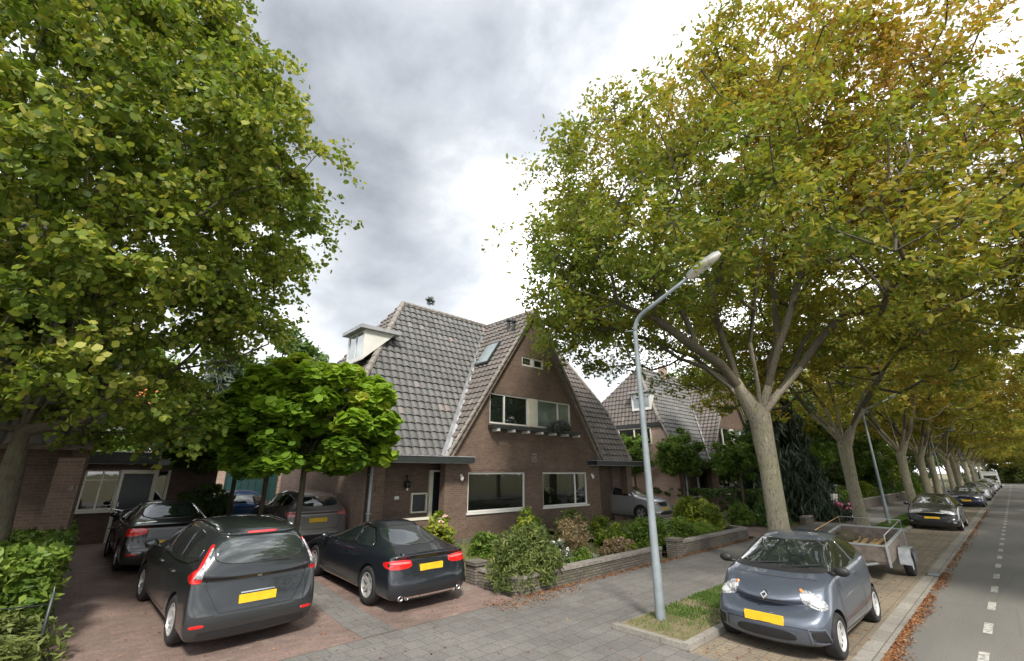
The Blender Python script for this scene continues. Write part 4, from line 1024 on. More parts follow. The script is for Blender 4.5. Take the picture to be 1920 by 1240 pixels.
def mpv():
    c = Car('mpv', 'dark grey people carrier on the red brick lot with tall red and white rear lamps', 'paint_scenic', group='cars parked on the brick lot')
    side_glass(c, [[(1.10, 1.06), (.62, 1.34), (.30, 1.50), (.02, 1.52), (-.03, 1.06)], [(-.09, 1.06), (-.08, 1.53), (-.98, 1.54), (-1.02, 1.09)], [(-1.08, 1.10), (-1.04, 1.53), (-1.45, 1.50), (-1.84, 1.34), (-1.86, 1.22)]],
               [[(1.14, 1.04), (-.9, 1.055), (-1.5, 1.10), (-1.9, 1.20)]])
    c.panel('windscreen', 'F', [(-.74, 1.13), (.74, 1.13), (.60, 1.50), (-.60, 1.50)], 'car_glass')
    c.panel('rear_window', 'B', [(-.68, 1.13), (.68, 1.13), (.63, 1.50), (-.63, 1.50)], 'car_glass_bright')
    c.panel('spoiler', 'B', [(-.58, 1.50), (.58, 1.50), (.54, 1.565), (-.54, 1.565)], c.mat, off=.03, rnd=1)
    c.panel('brake_light', 'B', [(-.22, 1.505), (.22, 1.505), (.22, 1.53), (-.22, 1.53)], 'lamp_red', off=.036, rnd=1)
    corner(c, 'tail_light', -2.08, .76, -35, [(-.035, .92), (.20, .93), (.24, .99), (.10, 1.04), (.055, 1.12), (.015, 1.40), (-.035, 1.40)], 'lamp_red', f=.1, off=.008, rings=(1, .96, .9, .7, .4))
    corner(c, 'reversing_light', -2.08, .76, -35, [(-.045, .98), (.08, .99), (.03, 1.06), (.0, 1.12), (-.02, 1.36), (-.045, 1.36)], 'lamp_clear', f=.1, off=.013)
    corner(c, 'headlight', 2.0, .66, 180+35, [(-.16, .70), (.20, .76), (.34, .92), (.18, .90), (-.12, .80)], 'lamp_clear')
    corner(c, 'reflector', -2.1, .70, -28, [(-.10, .37), (.07, .37), (.07, .41), (-.10, .41)], 'lamp_red', rnd=1)
    mb = MB(); c.strip(mb, 'B', [(-.24, .735), (.24, .735)], .018, .010); mb.build('chrome_bar', 'chrome', c.root)
    c.plate(True, .655)
    c.diamond(True, .955, .062)
    c.seams(side=[[(.92, 1.04), (.98, .62), (.93, .35), (-.02, .32)], [(-.06, 1.05), (-.06, .33)], [(-1.02, 1.07), (-1.02, .78), (-.85, .45), (-.78, .33), (-.06, .32)], [(1.6, .30), (-1.0, .26)]],
            back=[[(-.72, 1.10), (-.70, .86), (-.56, .60), (-.50, .52), (.50, .52), (.56, .60), (.70, .86), (.72, 1.10)], [(-.84, .50), (-.55, .50)], [(.55, .50), (.84, .50)]])
    mb = MB(); c.strip(mb, 'B', [(-.74, .27), (.74, .27)], .08, .006); mb.build('bumper_insert', 'black_plastic', c.root)
    mb = MB(); c.strip(mb, 'B', [(.02, 1.16), (-.42, 1.13)], .018, .03); mb.build('rear_wiper', 'black_plastic', c.root)
    c.handles((.12, -.86), .91)
    for sg in (1, -1):
        mb = MB(); pts = []
        for x in (-1.7, -1.4, -.9, -.3, .0): h, n = c.hit((x, sg*.56, 4), (0, 0, -1)); pts.append(h+Vector((0, 0, .025)))
        mb.tube(pts, .014, 6); mb.build('roof_rail', 'chrome', c.root, True)
    c.mirrors(.82, 1.08, size=(.07, .11, .085)); c.wheels(5); return c
def coupe():
    c = Car('coupe', 'dark blue grey two door coupe parked nearest the low garden wall', 'paint_coupe', group='cars parked on the brick lot')
    side_glass(c, [[(.98, .93), (.50, 1.12), (.12, 1.26), (-.35, 1.29), (-.50, .96)], [(-.56, .965), (-.42, 1.285), (-.80, 1.25), (-1.25, 1.03), (-1.20, .985)]])
    for v in 'LR': mb = MB(); c.strip(mb, v, [(.98, .92), (.50, 1.135), (.12, 1.275), (-.38, 1.305), (-.82, 1.265), (-1.30, 1.02)], .016, .008); mb.build('window_trim', 'chrome', c.root)
    c.panel('windscreen', 'F', [(-.70, .98), (.70, .98), (.54, 1.27), (-.54, 1.27)], 'car_glass')
    c.panel('rear_window', 'B', [(-.63, 1.03), (.63, 1.03), (.50, 1.30), (-.50, 1.30)], 'car_glass_bright')
    corner(c, 'tail_light', -2.13, .74, -25, [(-.32, .72), (-.02, .70), (.20, .73), (.24, .80), (.10, .86), (-.30, .855)], 'lamp_red', off=.006)
    corner(c, 'tail_light_band', -2.13, .74, -25, [(-.28, .785), (.12, .80), (.10, .825), (-.28, .82)], 'lamp_red_pale', off=.010, rnd=1)
    c.panel('boot_spoiler', 'T', [(-2.20, -.62), (-2.20, .62), (-2.08, .66), (-2.08, -.66)], c.mat, off=.022, rnd=1)
    corner(c, 'headlight', 2.0, .68, 180+35, [(-.16, .58), (.22, .64), (.32, .74), (.1, .74), (-.14, .70)], 'lamp_clear')
    c.plate(True, .70)
    c.seams(side=[[(.85, .92), (.92, .6), (.86, .32), (-.48, .30), (-.55, .6), (-.50, .94)], [(-1.72, .99), (-1.85, .66), (-2.2, .60)]],
            back=[[(-.52, .90), (-.50, .70), (-.46, .60), (.46, .60), (.50, .70), (.52, .90)], [(-.88, .56), (.88, .56)]])
    mb = MB(); c.strip(mb, 'B', [(-.56, .235), (.56, .235)], .035, .008); mb.build('diffuser', 'chrome', c.root)
    mb = MB(); c.strip(mb, 'B', [(-.60, .30), (.60, .30)], .07, .004); mb.build('bumper_insert', 'black_plastic', c.root)
    for y in (.66, .53, -.53, -.66):
        mb = MB(); T = Matrix.Translation((-2.24, y, .235)) @ Matrix.Rotation(R(90), 4, 'Y'); mb.lathe([(.035, .16), (.045, .16), (.047, -.03), (.036, -.03), (.034, .12)], 16, T, closed=True); mb.m = 1; mb.lathe([(.03, .1), (.001, .1)], 12, T); mb.build('exhaust_pipe', ['chrome', 'black_plastic'], c.root, True)
    for v in 'LR': mb = MB(); c.strip(mb, v, [(.98, .245), (-.95, .245)], .018, .008); mb.build('sill_trim', 'chrome', c.root)
    c.handles((-.34,), .80, c.mat); c.mirrors(.72, .97); c.wheels(5); return c
def sedan(label, mat, group, front=True, name='parked_car'):
    c = Car('sedan', label, mat, name, group)
    side_glass(c, [[(1.0, .985), (.5, 1.22), (.22, 1.325), (-.28, 1.36), (-.30, 1.0)], [(-.36, 1.0), (-.34, 1.36), (-.85, 1.33), (-1.25, 1.14), (-1.30, 1.03)]], [[(1.05, .965), (-1.35, 1.0)]])
    c.panel('windscreen', 'F', [(-.70, 1.03), (.70, 1.03), (.56, 1.35), (-.56, 1.35)], 'car_glass')
    c.panel('rear_window', 'B', [(-.63, 1.10), (.63, 1.10), (.52, 1.365), (-.52, 1.365)], 'car_glass_bright')
    corner(c, 'tail_light', -2.12, .72, -30, [(-.24, .82), (.0, .78), (.20, .80), (.26, .90), (.08, .955), (-.24, .94)], 'lamp_red', off=.006)
    corner(c, 'headlight', 2.02, .64, 180+32, [(-.20, .62), (.18, .64), (.32, .74), (.12, .78), (-.20, .74)], 'lamp_clear')
    for y in (-.15, .15): c.panel('grille', 'F', [(y-.12, .56), (y+.10, .56), (y+.12, .72), (y-.10, .72)], 'black_plastic', off=.008)
    for y in (-.15, .15): mb = MB(); c.strip(mb, 'F', [(y-.13, .55), (y+.12, .55), (y+.13, .73), (y-.12, .73)], .014, .012, True); mb.build('grille_rim', 'chrome', c.root)
    c.panel('air_intake', 'F', [(-.60, .28), (.60, .28), (.52, .42), (-.52, .42)], 'black_plastic')
    c.plate(True, .62); c.plate(False, .47)
    c.seams(side=[[(.92, .98), (.98, .6), (.92, .32), (-.30, .30)], [(-.33, 1.0), (-.33, .30)], [(-1.30, 1.0), (-1.02, .6), (-.88, .33), (-.3, .3)]], back=[[(-.50, 1.02), (-.50, .72), (.50, .72), (.50, 1.02)], [(-.84, .54), (.84, .54)]])
    corner(c, 'reflector', -2.1, .66, -28, [(-.14, .40), (.05, .40), (.05, .43), (-.14, .43)], 'lamp_red', rnd=1)
    c.handles((-.14, -1.02), .86, mat); c.mirrors(.80, 1.03); c.wheels(7); return c
def citycar():
    c = Car('citycar', 'small blue grey hatchback parked in the bay nearest the camera beside the lamp post', 'paint_twingo', group='cars parked along the kerb')
    side_glass(c, [[(.98, 1.01), (.55, 1.24), (.20, 1.36), (-.28, 1.385), (-.38, 1.02)], [(-.44, 1.03), (-.34, 1.385), (-.95, 1.37), (-1.22, 1.27), (-1.22, 1.14)]])
    c.panel('windscreen', 'F', [(-.66, 1.05), (.66, 1.05), (.67, 1.09), (.52, 1.385), (-.52, 1.385), (-.67, 1.09)], 'car_glass', f=.1)
    c.panel('rear_window', 'B', [(-.52, 1.03), (.52, 1.03), (.46, 1.32), (-.46, 1.32)], 'car_glass')
    corner(c, 'headlight', 1.48, .60, 180+38, [(-.20, .65), (-.11, .62), (.04, .64), (.12, .69), (.14, .77), (.08, .84), (-.02, .84), (-.16, .75)], 'lamp_clear', off=.005, bulge=.006)
    corner(c, 'headlight_bezel', 1.48, .60, 180+38, [(-.13, .665), (-.03, .64), (.04, .70), (.0, .77), (-.08, .77)], 'hubcap', off=.022)
    corner(c, 'headlight_bezel', 1.48, .60, 180+38, [(.04, .72), (.10, .72), (.11, .79), (.05, .79)], 'hubcap', off=.020)
    corner(c, 'lamp_reflection', 1.48, .60, 180+38, [(.06, .815), (.10, .81), (.095, .84), (.06, .845)], 'lamp_orange', off=.020)  # small orange-red reflection painted as a coloured patch on the lamp
    corner(c, 'tail_light', -1.62, .62, -35, [(-.10, .86), (.08, .86), (.10, 1.10), (-.08, 1.08)], 'lamp_red')
    c.panel('air_intake', 'F', [(-.40, .24), (.40, .24), (.38, .37), (-.38, .37)], 'black_plastic', off=.005)
    corner(c, 'fog_light_recess', 1.50, .58, 180+34, [(-.14, .27), (.10, .29), (.13, .40), (-.06, .41)], 'black_plastic', off=.006)
    for sg in (1, -1):
        mb = MB()
        v = (1.50, sg*.58, sg*(214)); c.strip(mb, v, [(u*sg, z) for u, z in [(-.16, .25), (.12, .27), (.155, .42), (-.06, .43)]], .022, .014, True)
        mb.build('bumper_bow', 'paint_twingo_light', c.root)
    c.plate(False, .475, off=.025); c.plate(True, .6); c.panel('emblem_base', 'F', [(-.06, .735), (0, .66), (.06, .735), (0, .81)], 'black_plastic', off=.004, rnd=1); c.diamond(False, .735, .075)
    c.seams(side=[[(.80, 1.0), (.85, .6), (.80, .30), (-.42, .28), (-.52, .6), (-.42, 1.0)]], front=[[(-.72, .40), (-.4, .42), (.4, .42), (.72, .40)]])
    mb = MB()
    c.strip(mb, 'T', [(1.14, -.60), (1.24, -.25), (1.26, 0), (1.24, .25), (1.14, .60)], .007, .003)
    mb.build('bonnet_gap', 'black_plastic', c.root)
    for y0, y1 in ((.10, .58), (-.40, .10)): mb = MB(); c.strip(mb, 'F', [(y0, 1.045), (y1, 1.10)], .018, .016); mb.build('wiper', 'black_plastic', c.root)
    mb = MB(); c.strip(mb, 'F', [(-.66, 1.045), (-.3, 1.03), (.3, 1.03), (.66, 1.045)], .05, .006); mb.build('cowl', 'black_plastic', c.root)
    h, n = c.hit((.16, 0, 4), (0, 0, -1))
    mb = MB(); c.strip(mb, 'T', [(.0, -.2), (.0, .2)], .0001, .0); 
    c.handles((-.30,), .90, c.mat); c.mirrors(.80, 1.06, 'black_plastic', (.06, .105, .07)); c.wheels(9, 'hubcap', hub=True, steer=0); return c
def hatch(label, mat, group='cars parked along the kerb', name='parked_car'):
    c = Car('hatch', label, mat, name, group)
    side_glass(c, [[(1.0, 1.0), (.5, 1.27), (.2, 1.38), (-.25, 1.41), (-.28, 1.01)], [(-.34, 1.01), (-.32, 1.41), (-1.05, 1.40), (-1.10, 1.05)], [(-1.15, 1.06), (-1.11, 1.39), (-1.45, 1.33), (-1.55, 1.18)]])
    c.panel('windscreen', 'F', [(-.71, 1.06), (.71, 1.06), (.57, 1.40), (-.57, 1.40)], 'car_glass')
    c.panel('rear_window', 'B', [(-.58, 1.05), (.58, 1.05), (.52, 1.33), (-.52, 1.33)], 'car_glass')
    corner(c, 'headlight', 1.90, .66, 180+34, [(-.22, .68), (.12, .68), (.34, .80), (.20, .86), (-.16, .80)], 'lamp_clear', off=.006)
    corner(c, 'tail_light', -1.98, .72, -35, [(-.08, .82), (.12, .82), (.14, 1.10), (-.02, 1.10)], 'lamp_red')
    c.panel('grille', 'F', [(-.34, .62), (.34, .62), (.38, .70), (-.38, .70)], 'black_plastic'); c.panel('air_intake', 'F', [(-.62, .27), (.62, .27), (.52, .44), (-.52, .44)], 'black_plastic')
    mb = MB(); c.strip(mb, 'F', [(-.62, .72), (-.3, .735), (.3, .735), (.62, .72)], .022, .012); mb.build('chrome_bar', 'chrome', c.root)
    corner(c, 'fog_light', 1.96, .64, 180+28, [(-.10, .33), (.04, .33), (.05, .40), (-.08, .40)], 'lamp_clear')
    c.plate(False, .52); c.plate(True, .62)
    c.seams(side=[[(.92, 1.0), (.98, .6), (.92, .32), (-.26, .30)], [(-.31, 1.0), (-.31, .30)], [(-1.12, 1.04), (-.98, .6), (-.84, .33), (-.3, .3)]])
    c.handles((-.12, -.98), .88, mat); c.mirrors(.80, 1.06); c.wheels(5); return c
def suv(label, mat, group=None, tail='lamp_red'):
    c = Car('suv', label, mat, 'parked_car', group)
    side_glass(c, [[(1.02, 1.13), (.5, 1.40), (.2, 1.50), (-.28, 1.53), (-.31, 1.13)], [(-.37, 1.13), (-.35, 1.53), (-1.10, 1.53), (-1.14, 1.17)], [(-1.20, 1.18), (-1.17, 1.52), (-1.55, 1.46), (-1.72, 1.28)]], [[(1.06, 1.11), (-1.15, 1.15), (-1.75, 1.27)]])
    c.panel('windscreen', 'F', [(-.72, 1.15), (.72, 1.15), (.60, 1.52), (-.60, 1.52)], 'car_glass')
    c.panel('rear_window', 'B', [(-.60, 1.20), (.60, 1.20), (.54, 1.48), (-.54, 1.48)], 'car_glass_bright')
    corner(c, 'tail_light', -2.02, .74, -32, [(-.16, .97), (.05, .93), (.24, .98), (.26, 1.06), (.06, 1.09), (-.14, 1.06)], tail, off=.006)
    corner(c, 'headlight', 1.95, .66, 180+34, [(-.16, .74), (.16, .76), (.32, .90), (.14, .92), (-.16, .86)], 'lamp_clear', off=.006)
    c.panel('grille', 'F', [(-.34, .66), (.34, .66), (.40, .84), (-.40, .84)], 'black_plastic')
    c.panel('air_intake', 'F', [(-.58, .30), (.58, .30), (.50, .46), (-.50, .46)], 'black_plastic')
    c.panel('bumper_insert', 'B', [(-.80, .28), (.80, .28), (.78, .46), (-.78, .46)], 'black_plastic')
    c.plate(True, .83); c.plate(False, .56)
    c.seams(side=[[(.94, 1.12), (1.0, .7), (.94, .36), (-.30, .34)], [(-.34, 1.12), (-.34, .34)], [(-1.16, 1.15), (-1.0, .7), (-.86, .38), (-.3, .34)]], back=[[(-.66, 1.15), (-.64, .78), (-.56, .60), (.56, .60), (.64, .78), (.66, 1.15)]])
    c.handles((-.14, -.98), .98, mat); c.mirrors(.82, 1.16); c.wheels(5)
    for sg in (1, -1):
        mb = MB(); pts = []
        for x in (-1.65, -1.2, -.5, .0, .35): h, n = c.hit((x, sg*.62, 4), (0, 0, -1)); pts.append(h+Vector((0, 0, .03 if -1.6 < x < .3 else .0)))
        mb.tube(pts, .014, 6); mb.build('roof_rail', 'zinc', c.root, True)
    return c
paint('paint_scenic', (.026, .030, .033), .4); paint('paint_coupe', (.014, .018, .025), .35); paint('paint_black', (.014, .013, .013), .25)
paint('paint_twingo', (.088, .106, .140), .45); paint('paint_twingo_light', (.13, .155, .20), .4); paint('paint_navy', (.012, .020, .075), .35); paint('paint_suv', (.20, .185, .185), .45)
paint('paint_silver', (.42, .43, .44), .5); paint('paint_ford', (.016, .017, .022), .3); paint('paint_white', (.62, .64, .65), .05); paint('paint_blue', (.03, .10, .30), .2)
# ------------------------------------------------------------------ houses in the street
H1 = semi_house(13.5, 7.1, 4.8, 'brown brick semi with steep tiled gable and plaque, behind the low walled front garden', 11, True, 'brick', 'brick_pale')
H2 = semi_house(34.2, 8.0, 6.9, 'second gabled brick semi seen past the lamp post behind three clipped trees', 31, False, 'brick', 'brick_pale')
H3 = semi_house(58.0, 8.0, 6.9, 'third gabled brick semi mostly hidden behind the nearest trunk and dark weeping conifer', 51, False, 'brick', 'brick_pale')
H0 = semi_house(-7.1, 7.1, 4.8, 'brick semi at the left picture edge behind the big leafy tree', 71, False, 'brick', 'brick')
mb = MB(); mb.box(30.6, 31.1, 16.2, 16.7, 9.0, 10.2); c_ = mb.build('chimney', 'brick_pale', H2); c_.matrix_parent_inverse = H2.children[0].matrix_parent_inverse
# curtains, vase of white flowers and shade seen through the right ground-floor window
def vase():
    v = empty('flower_vase', (14.75, 13.62, 1.24), 0, 'vase of round white blooms standing inside the right ground floor window', 'vase')
    mb = MB(); mb.lathe([(.05, 0), (.07, .05), (.05, .2), (.06, .26)], 14); mb.build('pot', 'white_petal', v, True)
    mb = MB(); 
    for k in range(7): a = k*.9; mb.tube([(0, 0, .2), (.05*math.cos(a), .03*math.sin(a), .4), (.20*math.cos(a), .06*math.sin(a), .5+.04*(k % 3))], .006, 5)
    mb.build('flower_stem', 'bark_twig', v)
    mb = MB()
    for k in range(7): a = k*.9; mb.ell((.20*math.cos(a), .06*math.sin(a), .52+.04*(k % 3)), (.06, .05, .045), 6)
    mb.build('bloom', 'white_petal', v, True)
vase()
def curtain(x0, x1, z0, z1, y, label):
    mb = MB(); n = 26; vs = []; 
    for i in range(n+1):
        x = x0+(x1-x0)*i/n; d = .035*math.sin(i*1.9); vs += [(x, y+d, z0), (x, y+d, z1)]
    mb.add(vs, [(2*i, 2*i+2, 2*i+3, 2*i+1) for i in range(n)]); o = mb.build('curtain', 'curtain'); tag(o, label, 'curtain')
curtain(16.2, 16.75, 1.2, 2.45, 13.75, 'pale curtain drawn aside in the narrow right pane of the right ground floor window')
curtain(14.15, 14.5, 1.75, 2.45, 13.85, 'pale curtain end hanging at the left side of the right ground floor window')
curtain(15.2, 15.55, 1.8, 2.4, 14.6, 'small pale hanging cloth deep inside the right ground floor window')
# purple and grey plants spilling over the ledge
sh = shrub('hanging_plant', (14.75, 12.98, 4.05), (.72, .2), .5, 90, 60, .045, 'leaf_grey', 'grey green plant with purple flowers spilling over the upstairs window ledge', 'plant', seed=4, stems=3, shape='ball', extra=('purple_petal', 110, .055)); 
# the flat roofed porch and garage of the left house
def left_extension():
    h = empty('side_extension', (1.3, 20, .3), 0, 'low flat roofed side porch with white framed window and black door beyond the black saloon', 'porch')
    inv = Matrix.Translation((-1.3, -20, -.3))
    w = MB(); w.prism([(-.4, 0), (3.6, 0), (3.6, 2.75), (-.4, 2.75)], 20, 20.25); wall = w.build('wall', 'brick')
    c = MB(); c.box(0, .86, 19.5, 20.6, 1.33, 2.56); c.box(.90, 1.78, 19.5, 20.6, -.2, 2.50); c.box(1.86, 2.12, 19.5, 20.6, -.2, 2.50); boolean(wall, c.build('cut', None)); wall.parent = h
    window(h, 0, .86, 1.33, 2.56, 20, mulls=(.43,), frame='cream_paint', fw=.05, hm=(2.25,), panes=['house_glass', 'house_glass'])
    d = MB(); d.box(.95, 1.74, 20.06, 20.12, .2, 2.44); dd = d.build('door', 'black_door', h); k = MB(); k.box(.97, 1.0, 20.0, 20.06, 1.3, 1.55); k.build('handle', 'chrome', dd)
    f = MB(); f.box(.862, .948, 19.97, 20.14, .2, 2.56); f.box(1.742, 1.86, 19.97, 20.14, .2, 2.56); f.box(.948, 1.742, 19.98, 20.14, 2.445, 2.56); f.box(2.12, 2.20, 19.97, 20.14, .2, 2.56); f.build('door_frame', 'cream_paint', h)
    g = MB(); g.box(1.862, 2.118, 20.06, 20.08, .2, 2.5); g.build('sidelight', 'house_glass', h)
    r = MB(); r.box(-.3, 1.75, 19.85, 24, 2.76, 2.82); r.box(-.25, 1.62, 19.88, 24, 2.83, 3.12); r.build('flat_roof', 'dark_paint', h)
    r = MB(); r.box(-.27, 1.65, 19.86, 24, 3.121, 3.15); r.build('roof_trim', 'cream_paint', h)
    r = MB(); r.box(1.76, 3.75, 19.4, 19.55, 2.72, 2.90); r.build('gutter', 'lead', h)
    s = MB(); s.box(3.35, 3.6, 20.252, 23.8, -.2, 2.74); s.build('side_wall', 'brick', h)
    ro = tiled('roof', (1.7, 19.42, 2.86), (1, 0, 0), (0, .78, .62), [(0, 0), (2.0, 0), (1.2, 1.5), (.5, 1.5)], 'roof_brown', h, seed=3)
    ro = tiled('roof', (3.7, 19.42, 2.86), (0, 1, 0), (-.78, 0, .62), [(0, 0), (4, 0), (3, 1.2), (.9, 1.2)], 'roof_brown', h, seed=4)
    for ch in h.children: ch.matrix_parent_inverse = inv
    return h
left_extension()
def house_number():
    t = bpy.data.curves.new('num', 'FONT'); t.body = '41'; t.size = .17; t.extrude = .008
    o = bpy.data.objects.new('num', t); COL.objects.link(o); bpy.context.view_layer.update()
    me = bpy.data.meshes.new_from_object(o.evaluated_get(bpy.context.evaluated_depsgraph_get())); bpy.data.objects.remove(o)
    n = link('house_number', me, 'mortar_trim', H0); n.rotation_euler = (R(90), 0, 0); n.location = (-.20, 13.255, 2.12); n.matrix_parent_inverse = H0.children[0].matrix_parent_inverse
house_number()
def garage():
    h = empty('garage', (5, 24.5, .35), 0, 'low brick garage with a dark teal door at the far end of the parking lot', 'garage')
    w = MB(); w.box(3.7, 9.5, 24.6, 24.9, 0, 2.95); w.build('wall', 'brick_pale', h)
    d = MB(); d.box(4.75, 6.95, 24.5, 24.596, .3, 2.6); d.build('door', 'teal_panel', h)
    for k in range(7): f = MB(); f.box(4.78+k*.31, 4.80+k*.31, 24.48, 24.499, .35, 2.55); f.build('door_rib', 'dark_paint', h)
    r = MB(); r.box(3.6, 9.6, 24.4, 28, 2.96, 3.12); r.build('roof', 'lead', h)
    for ch in h.children: ch.matrix_parent_inverse = Matrix.Translation((-5, -24.5, -.35))
garage()
def far_house(x0, x1, y, zt, label, roof, wall='brick_pale', eave=5.2):
    h = empty('distant_house', ((x0+x1)/2, y, .3), 0, label, 'house')
    w = MB(); w.box(x0, x1, y, y+8, 0, eave); w.build('wall', wall, h)
    ym = y+4; L_ = math.hypot(4.3, zt-eave); V = Vector((0, 4.3, zt-eave)).normalized()
    tiled('roof', (x0-.3, y-.3, eave-.05), (1, 0, 0), V, [(0, 0), (x1-x0+.6, 0), (x1-x0+.6, L_), (0, L_)], roof, h, seed=int(x0) % 50, tw=.5, course=.5)
    b = MB(); b.add([(x0-.3, y-.3, eave-.12), (x1+.3, y-.3, eave-.12), (x1+.3, ym, zt-.1), (x0-.3, ym, zt-.1), (x1+.3, y+8.3, eave), (x0-.3, y+8.3, eave)], [(0, 1, 2, 3), (3, 2, 4, 5), (0, 3, 5), (1, 4, 2), (0, 5, 4, 1)]); b.build('roof_boarding', 'grey_board', h)
    for k in range(int((x1-x0)//3)):
        a = x0+1+k*3
        for z in (1.2, 3.6):
            if z+1.2 < eave: f = MB(); f.box(a, a+1.5, y-.05, y+.0-.002, z, z+1.2); wn = f.build('window', 'white_paint', h); g = MB(); g.box(a+.08, a+1.42, y-.06, y-.052, z+.08, z+1.12); g.build('pane', 'house_glass', wn)
    for ch in h.children: ch.matrix_parent_inverse = Matrix.Translation((-(x0+x1)/2, -y, -.3))
tinted('roof_orange', G((0, (.30, .08, .03)), (.5, (.52, .15, .06)), (1, (.62, .26, .12))), .8)
far_house(-3, 4.5, 34, 8.6, 'far house with an orange tiled roof glimpsed between the leaves of the big left tree', 'roof_orange', 'white_paint')
far_house(78, 92, 14, 9.5, 'distant brick house with an orange roof glimpsed beyond the second lamp post', 'roof_orange')
far_house(100, 116, 14, 9.0, 'most distant brick house half hidden by the row of street trees', 'roof_brown')
# ------------------------------------------------------------------ garden walls
def garden_wall(name, runs, label, h=.42, capz=.07, piers=()):
    w = empty(name, (*runs[0][:2], 0), 0, label, 'wall')
    mb = MB(); cp = MB()
    for x0, y0, x1, y1 in runs:
        n = max(1, int(math.dist((x0, y0), (x1, y1))/.5)); d = Vector((x1-x0, y1-y0, 0)).normalized(); t = Vector((-d.y, d.x, 0))*.11
        for i in range(n):
            a = Vector((x0, y0, 0)).lerp(Vector((x1, y1, 0)), i/n); b = Vector((x0, y0, 0)).lerp(Vector((x1, y1, 0)), (i+1)/n)
            za, zb = gz(a.x, a.y), gz(b.x, b.y); up = lambda z: Vector((0, 0, z))
            j = random.Random(i*7+int(x0*10)).uniform(-.008, .008)
            for m_, tt, lo0, lo1, hi0, hi1 in ((mb, 1, -.2, -.2, za+h, zb+h), (cp, 1.22, za+h+.003, zb+h+.003, za+h+capz+j, zb+h+capz+j)):
                g = .006*d if m_ is cp else 0*d
                A, B = a+g, b-g
                P0 = [A-t*tt+up(lo0), B-t*tt+up(lo1), B+t*tt+up(lo1), A+t*tt+up(lo0)]; P1 = [A-t*tt+up(hi0), B-t*tt+up(hi1), B+t*tt+up(hi1), A+t*tt+up(hi0)]
                fs = [(3, 2, 1, 0), (4, 5, 6, 7), (0, 1, 5, 4), (2, 3, 7, 6)]
                if m_ is cp or i == n-1: fs.append((1, 2, 6, 5))
                if m_ is cp or i == 0: fs.append((3, 0, 4, 7))
                m_.add(P0+P1, fs)
    o = mb.build('wall_body', 'wall_stone', w); c = cp.build('coping', 'mortar_trim', w)
    for x, y in piers: q = MB(); z = gz(x, y); q.box(x-.19, x+.19, y-.19, y+.19, -.2, z+h+.10); q.box(x-.22, x+.22, y-.22, y+.22, z+h+.103, z+h+.17); q.build('pier', 'wall_stone', w)
    for ch in w.children: ch.matrix_parent_inverse = Matrix.Translation((-runs[0][0], -runs[0][1], 0))
garden_wall('garden_wall', [(7.2, 9.0, 7.35, 7.74), (7.35, 7.74, 13.1, 7.74)], 'low mossy brick garden wall in front of the nearest house, bushes spilling over it', .30, piers=((7.22, 9.05),))
garden_wall('garden_wall', [(14.1, 7.74, 19.7, 7.74), (19.7, 7.74, 20.3, 9.6)], 'low brick garden wall continuing right of the narrow path up to the driveway', .34, piers=((14.1, 7.74),))
garden_wall('garden_wall', [(27, 7.74, 33, 7.74)], 'low garden wall at the foot of the dark weeping conifer', .28)
garden_wall('garden_wall', [(38, 7.74, 62, 7.74)], 'long low red brick wall far along the pavement behind the second lamp post', .6)
mb = MB()
for k in range(14): mb.box(9.0+k*.3, 9.0+k*.3+.29, 12.55, 12.68, .1, .42)
tag(mb.build('terrace_edge', 'wall_stone'), 'low brick edging of the terrace under the front windows', 'edging')
